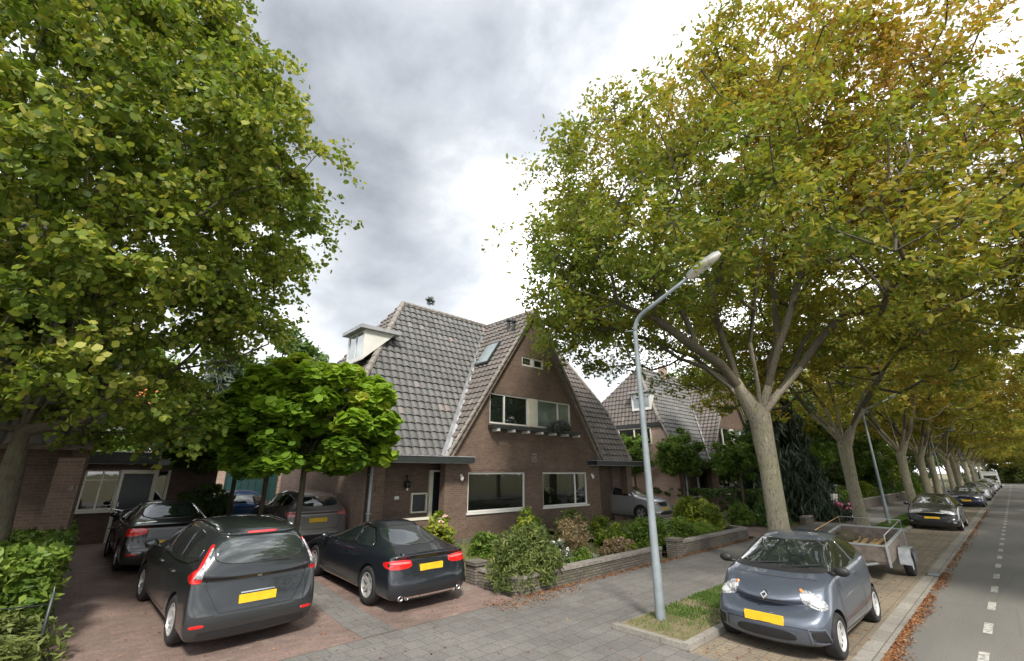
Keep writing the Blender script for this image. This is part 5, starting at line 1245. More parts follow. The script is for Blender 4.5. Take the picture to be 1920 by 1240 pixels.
# ------------------------------------------------------------------ lamp posts
def lamp_post():
    r = empty('street_lamp', (7.85, 4.71, 0), 0, 'tall grey street lamp standing on the grass verge nearest the camera', 'street lamp', 'street lamps along the verge')
    mb = MB(); mb.tube([(0, 0, -.1), (0, 0, .9), (0, 0, .95), (0, 0, 2.4), (0, 0, 5.3)], [.085, .082, .072, .062, .045], 18); q = .0
    mb.build('pole', 'pole_paint', r, 40)
    mb = MB(); pts = [(0, 0, 5.28)]
    for k in range(1, 7): a = k/6*R(68); pts.append((0, -.42*(1-math.cos(a)), 5.3+.42*math.sin(a)*.95))
    y0, z0 = pts[-1][1], pts[-1][2]
    pts.append((0, y0-1.05, z0+.46)); mb.tube(pts, [.043]*7+[.034], 12); mb.build('arm', 'pole_paint', r, True)
    mb = MB(); mb.box(-.095, .095, -.004-.085, .02-.085+.003, .55, .95); mb.box(-.09, .09, -.002, .002, .02, .03); mb.build('access_door', 'pole_paint', r) if False else None
    t = empty('lamp_head', (0, y0-1.0, z0+.44)); t.parent = r; 
    d = math.atan2(.46, 1.05)
    def shell(k, zt, zb, mat, name):
        mb = MB(); prof = []
        L_ = .72; n = 9; vs = []
        for i in range(n):
            u = i/(n-1); w = .14*math.sin(math.pi*min(1, (.12+u*.86)))**.55*(1 if u > .02 else .6); y = -u*L_
            for j in range(9):
                a = math.pi*j/8; vs.append((w*math.cos(a), y, (zt if k else zb)*math.sin(a)*(1 if u < .9 else .6)))
        fs = [(i*9+j, i*9+j+1, (i+1)*9+j+1, (i+1)*9+j) for i in range(n-1) for j in range(8)]
        fs += [tuple(range(9)), tuple((n-1)*9+j for j in range(9))]+[(i*9, (i+1)*9, (i+1)*9+8, i*9+8) for i in range(n-1)]
        T = Matrix.Rotation(-d, 4, 'X'); mb.add(vs, fs, T); o = mb.build(name, mat, r, 50); o.location = (0, y0-1.0, z0+.44-(.004 if not k else 0)); return o
    bpy.data.objects.remove(t)
    shell(1, .085, 0, 'zinc', 'lamp_housing'); shell(0, 0, -.075, 'lamp_glass', 'lamp_cover')
    mb = MB(); mb.tube([(0, 0, 5.32), (-.03, .22, 5.34)], .015, 8); mb.build('bracket', 'pole_paint', r, True)
    mb = MB(); mb.lathe([(.1, -.02), (.1, .03), (.088, .05)], 18); mb.build('collar', 'bark_brown', r, 40)
    return r
L1 = lamp_post()
for k, (x, lab) in enumerate([(29.6, 'second grey street lamp, on the green verge behind the trailer'), (59.5, 'third street lamp, beyond the first black parked car'), (92, 'fourth street lamp, a thin pale post far along the row'), (124, 'farthest street lamp, barely showing above the last parked cars')]):
    c = copy_tree(L1); c.location = (x, 4.71, 0); c['label'] = lab
# ------------------------------------------------------------------ cars
mpv().place(2.20, 10.55, 93.5, pitch=2.0, z=None).root.location.z = gz(0, 9.1)*.45+gz(0, 12)*.55
coupe().place(5.36, 10.45, 91, pitch=1.8).root.location.z = gz(0, 9.1)*.45+gz(0, 12)*.55
sedan('black saloon parked behind the grey people carrier, its left red lamp showing', 'paint_black', 'cars parked on the brick lot').place(1.78, 16.1, 91, 1)
suv('grey sport utility car parked deep in the lot behind the thin tree trunk', 'paint_suv', 'cars parked on the brick lot', 'lamp_red_pale').place(5.36, 16.4, 90, 1)
hatch('small blue car roof showing in front of the teal garage door', 'paint_blue', 'cars parked on the brick lot').place(4.6, 21.6, 90)
suv('silver sport utility car facing out of the neighbouring driveway', 'paint_silver').place(20.9, 13.9, -90)
citycar().place(9.52, 2.96, 180, z=0)
K = 'cars parked along the kerb'
c3 = hatch('black hatchback parked beyond the trailer, facing the camera', 'paint_ford').place(30.6, 2.95, 180, z=0)
c4 = sedan('dark navy saloon parked next behind the black hatchback', 'paint_navy', K).place(51.0, 2.85, 180, z=0)
row = [(suv, 'silver family car third in the kerbside row after the trailer', 'paint_silver', 63), (hatch, 'dark estate car roof just behind the silver family car', 'paint_black', 71), (hatch, 'greyish car further along the kerb behind the dark estate', 'paint_scenic', 80), (suv, 'white car just in front of the distant white van', 'paint_white', 92)]
for f, lab, m_, x in row:
    f(lab, m_, K).place(x, 2.85, 180, z=0)
sedan('pale blue green car beside the distant white van', 'paint_silver', K).place(101, 2.8, 180, z=0)
def van():
    r = empty('parked_van', (112, 2.8, 0), R(180), 'distant white delivery van at the end of the parked row', 'van')
    mb = MB(); P = [(2.6, .35), (2.65, .9), (2.35, 1.15), (1.75, 1.95), (1.4, 2.15), (1.35, 2.55), (-2.7, 2.55), (-2.7, .35)]
    mb.prism(P, -.98, .98); o = mb.build('body', 'paint_white', r); bv = o.modifiers.new('b', 'BEVEL'); bv.width = .08; bv.segments = 3
    mb = MB(); mb.add([(2.37, -.8, 1.2), (2.37, .8, 1.2), (1.80, .72, 1.92), (1.80, -.72, 1.92)], [(0, 1, 2, 3)]); mb.build('windscreen', 'car_glass', r)
    for y in (-.7, .7): mb = MB(); mb.box(2.6, 2.68, y-.16, y+.16, .82, 1.0); mb.build('headlight', 'lamp_clear', r)
    mb = MB(); mb.box(2.62, 2.69, -.26, .26, .5, .62); mb.build('licence_plate', 'plate_yellow', r)
    for x in (1.7, -1.7):
        for y in (-.9, .9): mb = MB(); mb.lathe([(.34, -.1), (.34, .1)], 24, Matrix.Translation((x, y, .34)) @ Matrix.Rotation(R(90), 4, 'X')); mb.build('wheel', 'rubber', r, 40)
van()
# ------------------------------------------------------------------ trailer
def trailer():
    r = empty('box_trailer', (15.9, 3.2, 0), 0, 'open wooden box trailer with grey mudguard and planks, parked behind the small hatchback', 'trailer')
    T = Matrix.Translation((0, 0, .52)) @ Matrix.Rotation(R(-4), 4, 'Y')
    x0, x1, w, hh = -1.3, 1.3, .72, .34
    mb = MB(); mb.box(x0, x1, -w, w, -.05, 0, T); mb.build('floor', 'grey_board', r)
    for nm, b in (('side_panel', (x0, x1, w-.02, w)), ('side_panel', (x0, x1, -w, -w+.02)), ('front_panel', (x0-.02, x0-.002, -w, w)), ('tail_panel', (x1+.002, x1+.02, -w, w))):
        mb = MB(); mb.box(b[0], b[1], b[2], b[3], .003, hh, T); o = mb.build(nm, 'grey_board', r)
        f = MB(); f.box(b[0]-.01, b[1]+.01, b[2]-.012, b[3]+.012, hh+.002, hh+.04, T); f.build('top_rail', 'galvanised', o)
    for x in (x0-.03, x1+.03):
        for y in (-w, w): mb = MB(); mb.box(x-.022, x+.022, y-.022, y+.022, -.1, hh+.05, T); mb.build('corner_post', 'galvanised', r)
    for y in (-w, w):
        mb = MB(); mb.tube([T @ Vector(p) for p in ((x0, y, hh), (x0, y, .60), (x1, y, .60), (x1, y, hh))], .010, 8); mb.build('hoop_rail', 'wood' if y > 0 else 'zinc', r, True)
    mb = MB(); mb.tube([T @ Vector(p) for p in ((x1, -w, .60), (x1, w, .60))], .010, 8); mb.build('hoop_rail', 'zinc', r, True)
    mb = MB(); mb.box(-.06, .06, -w-.12, w+.12, -.22, -.12, T); mb.build('axle', 'galvanised', r)
    for s in (-1, 1):
        y = s*(w+.16)
        mb = MB(); mb.lathe([(.18, -.08), (.265, -.09), (.29, -.05), (.29, .05), (.265, .09), (.18, .08)], 28, Matrix.Translation((0, y, .29)) @ Matrix.Rotation(R(90), 4, 'X'), closed=True); wo = mb.build('wheel', 'rubber', r, True)
        mb = MB(); mb.lathe([(.185, -.05), (.185, .06), (.12, .03), (.05, .05), (.001, .05)], 24, Matrix.Translation((0, y, .29)) @ Matrix.Rotation(R(90 if s < 0 else -90), 4, 'X')); mb.build('rim', 'hubcap', wo, 35)
        mb = MB(); P = [(-.42, .30), (-.38, .52), (-.26, .66), (.26, .66), (.38, .52), (.42, .30)]; Q = [(p[0]*.95, p[1]-.012) for p in P]
        vs = [(p[0], yy, p[1]) for p in P for yy in (y-.12, y+.12)]+[(p[0], yy, p[1]) for p in Q for yy in (y-.12, y+.12)]; n = len(P)
        fs = [(2*i, 2*i+1, 2*i+3, 2*i+2) for i in range(n-1)]+[(2*n+2*i, 2*n+2*i+2, 2*n+2*i+3, 2*n+2*i+1) for i in range(n-1)]+[(2*i, 2*i+2, 2*n+2*i+2, 2*n+2*i) for i in range(n-1)]+[(2*i+1, 2*n+2*i+1, 2*n+2*i+3, 2*i+3) for i in range(n-1)]
        mb.add(vs, fs); mb.build('mudguard', 'galvanised', r)
    for s in (-1, 1): mb = MB(); mb.tube([(x0+.1, s*.5, .38), (x0-1.0, 0, .36)], .03, 8); mb.build('drawbar', 'galvanised', r, True)
    mb = MB(); mb.tube([(x0-.9, 0, .36), (x0-1.25, 0, .38)], .035, 8); mb.box(x0-1.3, x0-1.15, -.05, .05, .36, .46); mb.build('coupling', 'dark_paint', r)
    mb = MB(); mb.lathe([(.001, -.05), (.22, -.06), (.28, -.02), (.28, .03), (.2, .06), (.12, .03), (.001, .05)], 28, Matrix.Translation((x0-.10, .30, .62)) @ Matrix.Rotation(R(-80), 4, 'Y')); mb.build('spare_wheel', 'hubcap', r, 35)
    rg = random.Random(3)
    for k in range(7):
        p = empty('plank', (0, 0, 0)); bpy.data.objects.remove(p)
        a = -.55+k*.15; z = .56+.04*rg.random()+(.05 if k in (2, 5) else 0); mb = MB(); TT = Matrix.Translation((15.9+rg.uniform(-.2, .2), 3.2+a, z)) @ Matrix.Rotation(rg.uniform(-.10, .10), 4, 'Z') @ Matrix.Rotation(R(-4), 4, 'Y'); mb.box(-1.05, 1.0, -.05, .05, 0, .03, TT)
        tag(mb.build('wooden_plank', 'wood'), 'loose pale wooden plank lying in the open box trailer', 'plank', 'planks lying in the trailer')
    s_ = MB(); s_.ell((16.45, 3.65, .72), (.42, .26, .20), 12); tag(s_.build('garden_sack', 'bark_brown', None, True), 'dark rounded sack lying in the far corner of the trailer', 'sack')
trailer()
# ------------------------------------------------------------------ motorcycle
def motorbike():
    r = empty('motorcycle', (30.4, 6.75, 0), R(165), 'pink motorcycle with a white windshield parked on the pavement under the weeping conifer', 'motorcycle')
    for x in (.70, -.68):
        mb = MB(); T = Matrix.Translation((x, 0, .31)) @ Matrix.Rotation(R(90), 4, 'X'); mb.lathe([(.24, -.045), (.30, -.04), (.31, 0), (.30, .04), (.24, .045)], 28, T, closed=True); w = mb.build('wheel', 'rubber', r, True)
        mb = MB(); mb.lathe([(.235, -.04), (.245, 0), (.235, .04), (.215, 0)], 28, T, closed=True)
        for k in range(8): mb.box(.03, .225, -.008, .008, -.01, .01, T @ Matrix.Rotation(k*math.pi/4, 4, 'Z'))
        mb.lathe([(.04, -.05), (.04, .05)], 12, T); mb.build('rim', 'white_paint', w, 35)
        mb = MB(); pts = [(x+.335*math.sin(R(a)), 0, .31+.335*math.cos(R(a))) for a in range(-55, 56, 11)]; mb.tube(pts, .055, 8, T=Matrix.Identity(4)); mb.build('mudguard', 'pink_paint', r, True)
    for y in (-.08, .08): mb = MB(); mb.tube([(.70, y, .31), (.42, y, .95)], .025, 8); mb.build('fork', 'chrome', r, True)
    mb = MB(); mb.ell((.12, 0, .80), (.32, .15, .13)); mb.build('tank', 'pink_paint', r, True)
    mb = MB(); mb.ell((.45, 0, .88), (.20, .20, .20)); mb.ell((.30, 0, .62), (.30, .17, .22)); mb.build('fairing', 'pink_paint', r, True)
    mb = MB(); mb.ell((-.38, 0, .80), (.36, .13, .07)); mb.build('seat', 'rubber', r, True)
    mb = MB(); mb.ell((-.72, 0, .82), (.18, .10, .10)); mb.build('tail', 'pink_paint', r, True)
    mb = MB(); mb.box(-.15, .28, -.13, .13, .28, .62); mb.tube([(-.1, .14, .35), (-.75, .16, .38)], .05, 8); mb.build('engine', 'dark_paint', r)
    mb = MB(); mb.add([(.60, -.19, 1.0), (.60, .19, 1.0), (.40, .17, 1.36), (.40, -.17, 1.36), (.58, -.19, .99), (.58, .19, .99), (.37, .17, 1.36), (.37, -.17, 1.36), (.63, 0, 1.02), (.45, 0, 1.38)], [(0, 8, 9, 3), (8, 1, 2, 9), (4, 7, 6, 5), (0, 3, 7, 4), (1, 5, 6, 2)]); mb.build('windshield', 'white_paint', r)
    mb = MB(); mb.tube([(.25, -.36, 1.02), (.40, -.14, 1.05), (.40, .14, 1.05), (.25, .36, 1.02)], .016, 8); mb.build('handlebar', 'black_plastic', r, True)
    mb = MB(); mb.ell((.64, 0, .90), (.04, .09, .07)); mb.build('headlight', 'lamp_clear', r, True)
    mb = MB(); mb.tube([(0, .12, .3), (-.08, .26, .01)], .012, 6); mb.build('side_stand', 'dark_paint', r, True)
motorbike()
def bicycle():
    r = empty('bicycle', (.95, 17.6, .34), R(80), 'dark upright bicycle leaning by the black door behind the black saloon', 'bicycle')
    for x in (.53, -.53):
        T = Matrix.Translation((x, 0, .34)) @ Matrix.Rotation(R(90), 4, 'X'); mb = MB(); mb.lathe([(.31, -.015), (.335, -.018), (.345, 0), (.335, .018), (.31, .015)], 32, T, closed=True); w = mb.build('wheel', 'rubber', r, True)
        mb = MB()
        for k in range(16): mb.box(.0, .315, -.0015, .0015, -.0015, .0015, T @ Matrix.Rotation(k*math.pi/8, 4, 'Z'))
        mb.build('spokes', 'zinc', w)
    mb = MB(); A = (-.53, 0, .34); Bt = (-.02, 0, .30); S = (-.20, 0, .80); Hh = (.36, 0, .85); F = (.53, 0, .34)
    for a, b in ((A, Bt), (A, S), (Bt, S), (Bt, Hh), (S, Hh), (Hh, F)): mb.tube([a, b], .016, 8)
    mb.build('frame', 'black_plastic', r, True)
    mb = MB(); mb.tube([(.36, 0, .85), (.33, 0, 1.08)], .013, 8); mb.tube([(.10, -.28, 1.12), (.25, -.26, 1.14), (.34, 0, 1.08), (.25, .26, 1.14), (.10, .28, 1.12)], .013, 8); mb.build('handlebar', 'chrome', r, True)
    mb = MB(); mb.ell((-.24, 0, .95), (.13, .09, .04)); mb.tube([(-.20, 0, .78), (-.23, 0, .93)], .013, 8); mb.build('saddle', 'rubber', r, True)
    mb = MB(); mb.box(-.80, -.30, -.07, .07, .70, .715); mb.box(.50, .80, -.18, .18, .78, .98); mb.build('carrier', 'black_plastic', r)
bicycle()
b = empty('orange_bin', (6.15, 18.9, .35), 0, 'bright orange bin standing between the grey car and the pale side wall', 'bin')
mb = MB(); mb.add([(-.20, -.20, 0), (.20, -.20, 0), (.20, .20, 0), (-.20, .20, 0), (-.26, -.26, 1.0), (.26, -.26, 1.0), (.26, .26, 1.0), (-.26, .26, 1.0)], [(3, 2, 1, 0), (4, 5, 6, 7), (0, 1, 5, 4), (1, 2, 6, 5), (2, 3, 7, 6), (3, 0, 4, 7)]); mb.build('body', 'orange_bin', b)
mb = MB(); mb.box(-.28, .28, -.30, .28, 1.003, 1.05); mb.build('lid', 'orange_bin', b)
# wire fence with posts beside the hedge
f = empty('wire_fence', (.02, 9.2, 0), 0, 'thin green wire fence with a top rail in front of the hedge at the left', 'fence')
def fence_part(name, pts, r_, mat): mb = MB(); mb.tube([(p[0]-.02, p[1]-9.2, p[2]) for p in pts], r_, 6); mb.build(name, mat, f, True)
for p in ((.02, 9.2), (.0, 11.4), (-2.2, 9.6)): fence_part('post', [(p[0], p[1], -.1), (p[0], p[1], .95)], .022, 'dark_paint')
fence_part('top_rail', [(.02, 9.2, .80), (-2.2, 9.6, .82)], .010, 'dark_paint')
for z in (.3, .55, .9): fence_part('wire', [(.02, 9.2, z), (.0, 11.4, z)], .005, 'galvanised')
def drain(x, lab):
    r = empty('drain_cover', (x, 1.96, .004), 0, lab, 'drain')
    mb = MB(); mb.box(-.22, .22, -.15, .15, .0, .008); mb.build('frame', 'dark_paint', r)
    for k in range(6): mb = MB(); mb.box(-.17+k*.06, -.14+k*.06, -.11, .11, .0085, .016); mb.build('bar', 'zinc', r)
drain(16.4, 'iron drain grating in the gutter beside the trailer wheel')
# ------------------------------------------------------------------ trees
def dome(rng, n, c, rx, ry, rz, low, shell=.45, cone=0, hole=0):
    out = []
    while len(out) < n:
        d = unit(rng.normal(size=3)); r = rng.random()**shell; p = d*r
        q = np.array([c[0]+p[0]*rx, c[1]+p[1]*ry, c[2]+p[2]*rz])
        rho = math.hypot(q[0]-c[0]*0, q[1])
        if q[2] < low(rho): continue
        if cone and math.hypot(p[0], p[1]) > 1-cone*max(0, p[2]): continue
        if hole and rng.random() < hole*(1-r): continue
        out.append(q)
    return np.array(out)
# the near street tree
rg = np.random.default_rng(21)
C1 = dome(rg, 370, (.7, -.5, 9.3), 7.5, 7.7, 7.0, lambda r: 5.5+2.4*math.exp(-(r/3.0)**2)+.03*r, .30, hole=.7)
low = dome(rg, 60, (0, 0, 7.3), 7.6, 7.4, 1.7, lambda r: 5.6+2.2*math.exp(-(r/3.5)**2), .22)
low = np.concatenate([low, dome(rg, 100, (3.6, -4.0, 11.5), 5.2, 5.2, 5.5, lambda r: 6.5, .4), dome(rg, 60, (.6, -1.8, 14.2), 3.6, 3.6, 3.4, lambda r: 6.5, .4), dome(rg, 30, (-3.8, 2.9, 8.4), 2.8, 2.8, 2.2, lambda r: 6.5, .4), dome(rg, 30, (-2.6, 2.4, 12.2), 2.8, 2.8, 2.2, lambda r: 6.5, .4)])
C1 = np.concatenate([C1, low])
lf_ = -C1[:, 0]*.735+C1[:, 1]*.678; dp_ = C1[:, 0]*.678+C1[:, 1]*.735
keep = (lf_ < np.interp(C1[:, 2], [5, 10.5, 13, 15, 17], [7.4, 6.9, 5.3, 3.6, 1.3])) & (dp_ > -np.interp(C1[:, 2], [5, 9, 12, 16], [6.8, 6.2, 6.0, 5.5])) & ~((lf_ > 1.5) & (dp_ < -3.2-.0*lf_) & (C1[:, 2] > 11.5)) & ~((lf_ > 1.8) & (C1[:, 2] < 6.5))
C1 = C1[keep]
limbs1 = [[(-.68, .26, 4.9), (-2.11, .76, 5.9), (-3.23, 1.12, 6.5), (-4.3, 1.68, 6.9), (-5.3, 2.34, 7.2)],
 [(.1, .5, 5.2), (.37, .93, 7.3), (.44, 1.13, 9.35), (.5, 1.34, 10.96), (.57, 1.69, 13.0)],
 [(.15, -.3, 4.9), (.03, -.8, 5.96), (.2, -1.65, 7.93), (.38, -2.35, 9.83), (.04, -2.58, 11.4), (-1.1, -2.2, 12.9)],
 [(.97, -.99, 5.45), (1.54, -2.06, 6.82), (2.6, -3.9, 7.9), (3.6, -5.6, 8.4), (4.2, -6.8, 8.8)],
 [(.9, -.5, 5.0), (1.88, -1.01, 6.4), (3.56, -2.29, 8.2), (5.4, -3.6, 9.7), (6.8, -4.6, 11)],
 [(.6, -.25, 5.1), (1.79, -.4, 7.0), (3.2, -.2, 9.55), (4.6, -.3, 12.0), (5.2, -.6, 14.0)],
 [(-.5, -.25, 4.8), (-1.09, -.42, 5.95), (-1.73, -1.09, 7.52), (-2.14, -1.66, 8.7), (-3.04, -1.65, 10.3)],
 [(.8, .9, 5.2), (2.2, 2.6, 6.6), (3.4, 4.2, 7.6)], [(-.4, 1.2, 5.6), (-1.2, 3.2, 7.0), (-1.8, 5.0, 7.8)]]
t1t = [(( .05, 0, -.3), .38), ((.0, 0, .0), .33), ((-.02, 0, .4), .28), ((0, .0, 1.5), .255), ((.03, 0, 2.6), .25), ((.02, .02, 3.4), .275), ((.02, .02, 4.0), .31)]
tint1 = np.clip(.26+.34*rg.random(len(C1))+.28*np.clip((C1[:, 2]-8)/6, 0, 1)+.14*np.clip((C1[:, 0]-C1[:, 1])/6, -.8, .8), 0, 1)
ST = 'street trees along the verge'
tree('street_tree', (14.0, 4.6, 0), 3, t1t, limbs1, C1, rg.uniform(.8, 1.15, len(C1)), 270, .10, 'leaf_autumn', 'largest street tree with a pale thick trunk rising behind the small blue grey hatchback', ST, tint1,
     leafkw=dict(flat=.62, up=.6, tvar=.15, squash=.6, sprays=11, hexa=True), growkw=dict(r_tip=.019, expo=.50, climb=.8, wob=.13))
# second and third models for the rest of the row
def row_tree(seed, label, loc, n=190, per=170, size=.17, tb=.35, rz=0):
    r_ = np.random.default_rng(seed)
    C = dome(r_, n, (0, 0, 8.6), 6.6, 6.6, 5.6, lambda r: 5.0+2.2*math.exp(-(r/3)**2)+.08*r, .33, hole=.6)
    lb = []
    for k in range(7):
        a = k*2*math.pi/7+r_.uniform(-.3, .3); s = r_.uniform(.6, 1)
        lb.append([(math.cos(a)*.5, math.sin(a)*.5, 4.4), (math.cos(a)*1.8*s, math.sin(a)*1.8*s, 5.9), (math.cos(a)*3.6*s, math.sin(a)*3.6*s, 7.4+(1-s)*3), (math.cos(a)*4.8*s, math.sin(a)*4.8*s, 8.6+(1-s)*5)])
    t = [((0, 0, -.3), .38), ((0, 0, 0), .32), ((.02, 0, .6), .255), ((.0, .03, 2.0), .235), ((0, .02, 3.0), .25), ((0, 0, 3.6), .28)]
    return tree('street_tree', loc, seed, t, lb, C, r_.uniform(.8, 1.2, n), per, size, 'leaf_autumn', label, ST, np.clip(tb+.02+.35*r_.random(n), 0, 1), leafkw=dict(flat=.62, up=.6, tvar=.14, squash=.6, sprays=9), growkw=dict(r_tip=.02, expo=.52, climb=.8, wob=.12), rz=rz)
A_ = row_tree(5, 'second street tree of the row, standing between the motorcycle and the second lamp post', (24.2, 4.75, 0), tb=.30)
B_ = row_tree(9, 'third street tree, pale trunk rising behind the black hatchback', (38.6, 4.7, 0), tb=.42)
labs = ['fourth street tree, dark slim trunk right of the pale third trunk', 'fifth street tree of the row, behind the navy saloon', 'sixth street tree of the row, next beyond the third lamp post', 'seventh street tree, one of the crowded far trunks above the silver car',
        'eighth street tree, among the far trunks above the dark estate car', 'ninth street tree, short of the fourth lamp post', 'tenth street tree, just beyond the fourth lamp post', 'eleventh street tree, beside the distant white van', 'twelfth street tree, behind the distant white van', 'farthest street tree on this side, closing the row']
for k, (x, lab) in enumerate(zip([47.5, 56, 66, 75, 85, 95, 107, 120, 136, 155], labs)):
    c = copy_tree(A_ if k % 2 else B_); c.location = (x, 4.7+.2*math.sin(k*2), 0); c.rotation_euler.z = k*1.7; c['label'] = lab; s = 1+.06*math.sin(k*3); c.scale = (s, s, s)
olab = ['opposite street tree nearest the camera, its boughs over the road', 'opposite street tree second from the camera', 'opposite street tree third from the camera', 'opposite street tree fourth along the far side', 'opposite street tree fifth along the far side', 'opposite street tree sixth along the far side', 'opposite street tree seventh, far down the road', 'opposite street tree eighth, closing the road view', 'opposite street tree ninth, where the road ends']
for k, (x, lab) in enumerate(zip([17, 31, 44, 57, 70, 84, 100, 118, 140], olab)):
    c = copy_tree(B_ if k % 2 else A_); c.location = (x, -9.3+.4*math.sin(k*2), 0); c.rotation_euler.z = 1+k*2.3; c['label'] = lab; c['group'] = 'trees across the road'; s = 1.12; c.scale = (s, s, s)
for k, (x, y, lab) in enumerate([(175, 0, 'far tree closing the end of the road'), (190, -10, 'far tree at the right of the road end'), (185, 9, 'far tree left of the road end')]):
    c = copy_tree(B_); c.location = (x, y, -2); c.rotation_euler.z = k; c['label'] = lab; c['group'] = 'trees at the end of the road'; c.scale = (1.5, 1.5, 1.2)
# big maple at the left
rg = np.random.default_rng(33)
C2 = []
while len(C2) < 440:
    z = rg.uniform(3.2, 17.5); rm_ = np.interp(z, [3.2, 4.5, 7, 8.4, 9.6, 11.5, 13.2, 15, 17.5], [2.6, 3.1, 3.8, 4.2, 4.1, 2.7, 1.7, 1.05, .4]); a = rg.uniform(0, 6.283); q = rg.random()**.38
    if rg.random() > (rm_/4.1)**1.3: continue
    if z < 6.3 and rg.random() < .15: continue
    if z < 4.6 and q < .5: continue
    if z < 5.8 and math.cos(a-.2) > .3 and rg.random() < .4: continue
    C2.append((rm_*q*math.cos(a), rm_*q*math.sin(a), z))
C2 = np.array(C2)
lb2 = []
for k in range(10):
    a = k*2.4; z = 2.9+k*.75; l = 3.4-.18*k
    lb2.append([(math.cos(a)*.5, math.sin(a)*.5, z+.5), (math.cos(a)*l*.5, math.sin(a)*l*.5, z+1.7), (math.cos(a)*l, math.sin(a)*l, z+2.6)])
lb2 = [[(-.15, 0, 4.6), (-.35, .1, 7), (-.3, .1, 10), (0, 0, 13), (0, 0, 15.5)]]+lb2
tree('maple_tree', (-.75, 11.7, 0), 8, [((.0, 0, -.2), .22), ((-.05, 0, .3), .19), ((-.12, 0, 1.5), .16), ((-.2, .02, 2.6), .15), ((-.22, .02, 3.2), .145)], lb2, C2, rg.uniform(.55, .85, len(C2)), 340, .09, 'leaf_maple',
     'big dense green maple filling the left side above the hedge', None, np.clip(.36+.34*rg.random(len(C2)), 0, 1), barkmat='bark_brown', branchmat='bark_branch', leafkw=dict(flat=.9, up=.5, tvar=.2, squash=.65, long=1.2, droop=.15, sprays=10, hexa=True), growkw=dict(r_tip=.010, expo=.48, climb=.5, wob=.12))
# catalpas on the lot
def catalpa(loc, seed, n, rx, rz, label, zc=3.0, size=.165, per=200, tb=.3):
    r_ = np.random.default_rng(seed)
    C = dome(r_, n, (0, 0, zc), rx, rx, rz, lambda r: zc-rz*(.45+.42*min(1, r/rx)), .25)
    t = [((0, 0, -.1), .085), ((0, 0, .8), .07), ((.02, 0, 1.6), .065), ((0, 0, zc-rz*.55), .075)]
    lb = [[(math.cos(a)*.3, math.sin(a)*.3, zc-.3), (math.cos(a)*rx*.6, math.sin(a)*rx*.6, zc+.1)] for a in np.arange(0, 6.2, .8)]
    tint = np.clip(tb+.25*r_.random(n)+np.where(r_.random(n) < .14, .35, 0)+.35*np.clip((C[:, 2]-zc)/rz, -.5, 1), 0, 1)  # top clumps tinted lighter, low ones darker: light and shade put into leaf colour
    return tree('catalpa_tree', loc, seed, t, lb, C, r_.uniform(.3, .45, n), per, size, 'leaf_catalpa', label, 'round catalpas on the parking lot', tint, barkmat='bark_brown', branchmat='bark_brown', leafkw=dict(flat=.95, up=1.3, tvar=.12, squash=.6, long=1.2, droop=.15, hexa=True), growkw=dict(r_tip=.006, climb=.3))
catalpa((4.06, 12.2, gz(0, 12.2)), 4, 150, 2.1, 1.75, 'bright green round catalpa with a thin trunk standing between the people carrier and the coupe', zc=3.55)
catalpa((4.0, 15.2, gz(0, 15.2)), 6, 80, 1.75, 1.2, 'second round catalpa, just left behind the bright one', zc=3.3, tb=.2)
catalpa((3.75, 18.0, .35), 7, 80, 2.0, 1.3, 'third round catalpa, farthest back and darkest', zc=3.2, tb=.12)
for k, (x, y, z, s) in enumerate([(150, -6, -3.2, 1.2), (162, 3, -3.5, 1.3), (170, -14, -3.5, 1.3), (176, 12, -3, 1.3), (200, -2, -3, 1.7)]):
    c = copy_tree(A_); c.location = (x, y, z); c.rotation_euler.z = k*1.3; c['label'] = ['low boughed tree standing across the road end', 'rounded tree at the road end above the white van', 'tree at the right edge of the road end', 'tree left of the white van at the road end', 'tallest tree behind the road end'][k]; c['group'] = 'trees at the end of the road'; c.scale = (s, s, s)
# conifers and trees behind the houses
def conifer(name, loc, seed, h, r, label, mat='leaf_conifer', n=90, per=160, size=.22, weep=.6, cat='conifer'):
    r_ = np.random.default_rng(seed); C = []
    for k in range(n):
        z = h*(1-(r_.random()**.6)); w = r*(1-(z/h))**.8; a = r_.random()*6.28; q = .55+.45*r_.random(); C.append((w*q*math.cos(a), w*q*math.sin(a), max(.25, z)))
    C = np.array(C)
    return tree(name, loc, seed, [((0, 0, -.1), .16), ((0, 0, h*.3), .12), ((0, 0, h*.93), .03)], [], C, .3+.25*r_.random(n)+.10*r*(1-C[:, 2]/h), per, size, mat, label, None, np.clip(.2+.5*r_.random(n), 0, 1), barkmat='bark_brown', branchmat='bark_brown', leafkw=dict(flat=.28, up=.1, tvar=.15, squash=.9, droop=weep, long=1.8), growkw=dict(r_tip=.006, climb=.2), cat=cat)
conifer('weeping_conifer', (30.2, 9.3, .1), 12, 8.0, 2.6, 'dark drooping conifer beside the motorcycle, behind the largest street trunk', n=220, per=170, size=.26, weep=1.6)
conifer('spruce', (15.9, 26, 0), 13, 14.6, 2.0, 'tip of a spruce poking up behind the main roof', n=80, per=90)
conifer('blue_conifer', (4.2, 28, 0), 14, 9.0, 3.0, 'greyish conifer behind the bright catalpa, under the maple boughs', 'leaf_grey', n=130, per=150, size=.3, weep=.3)
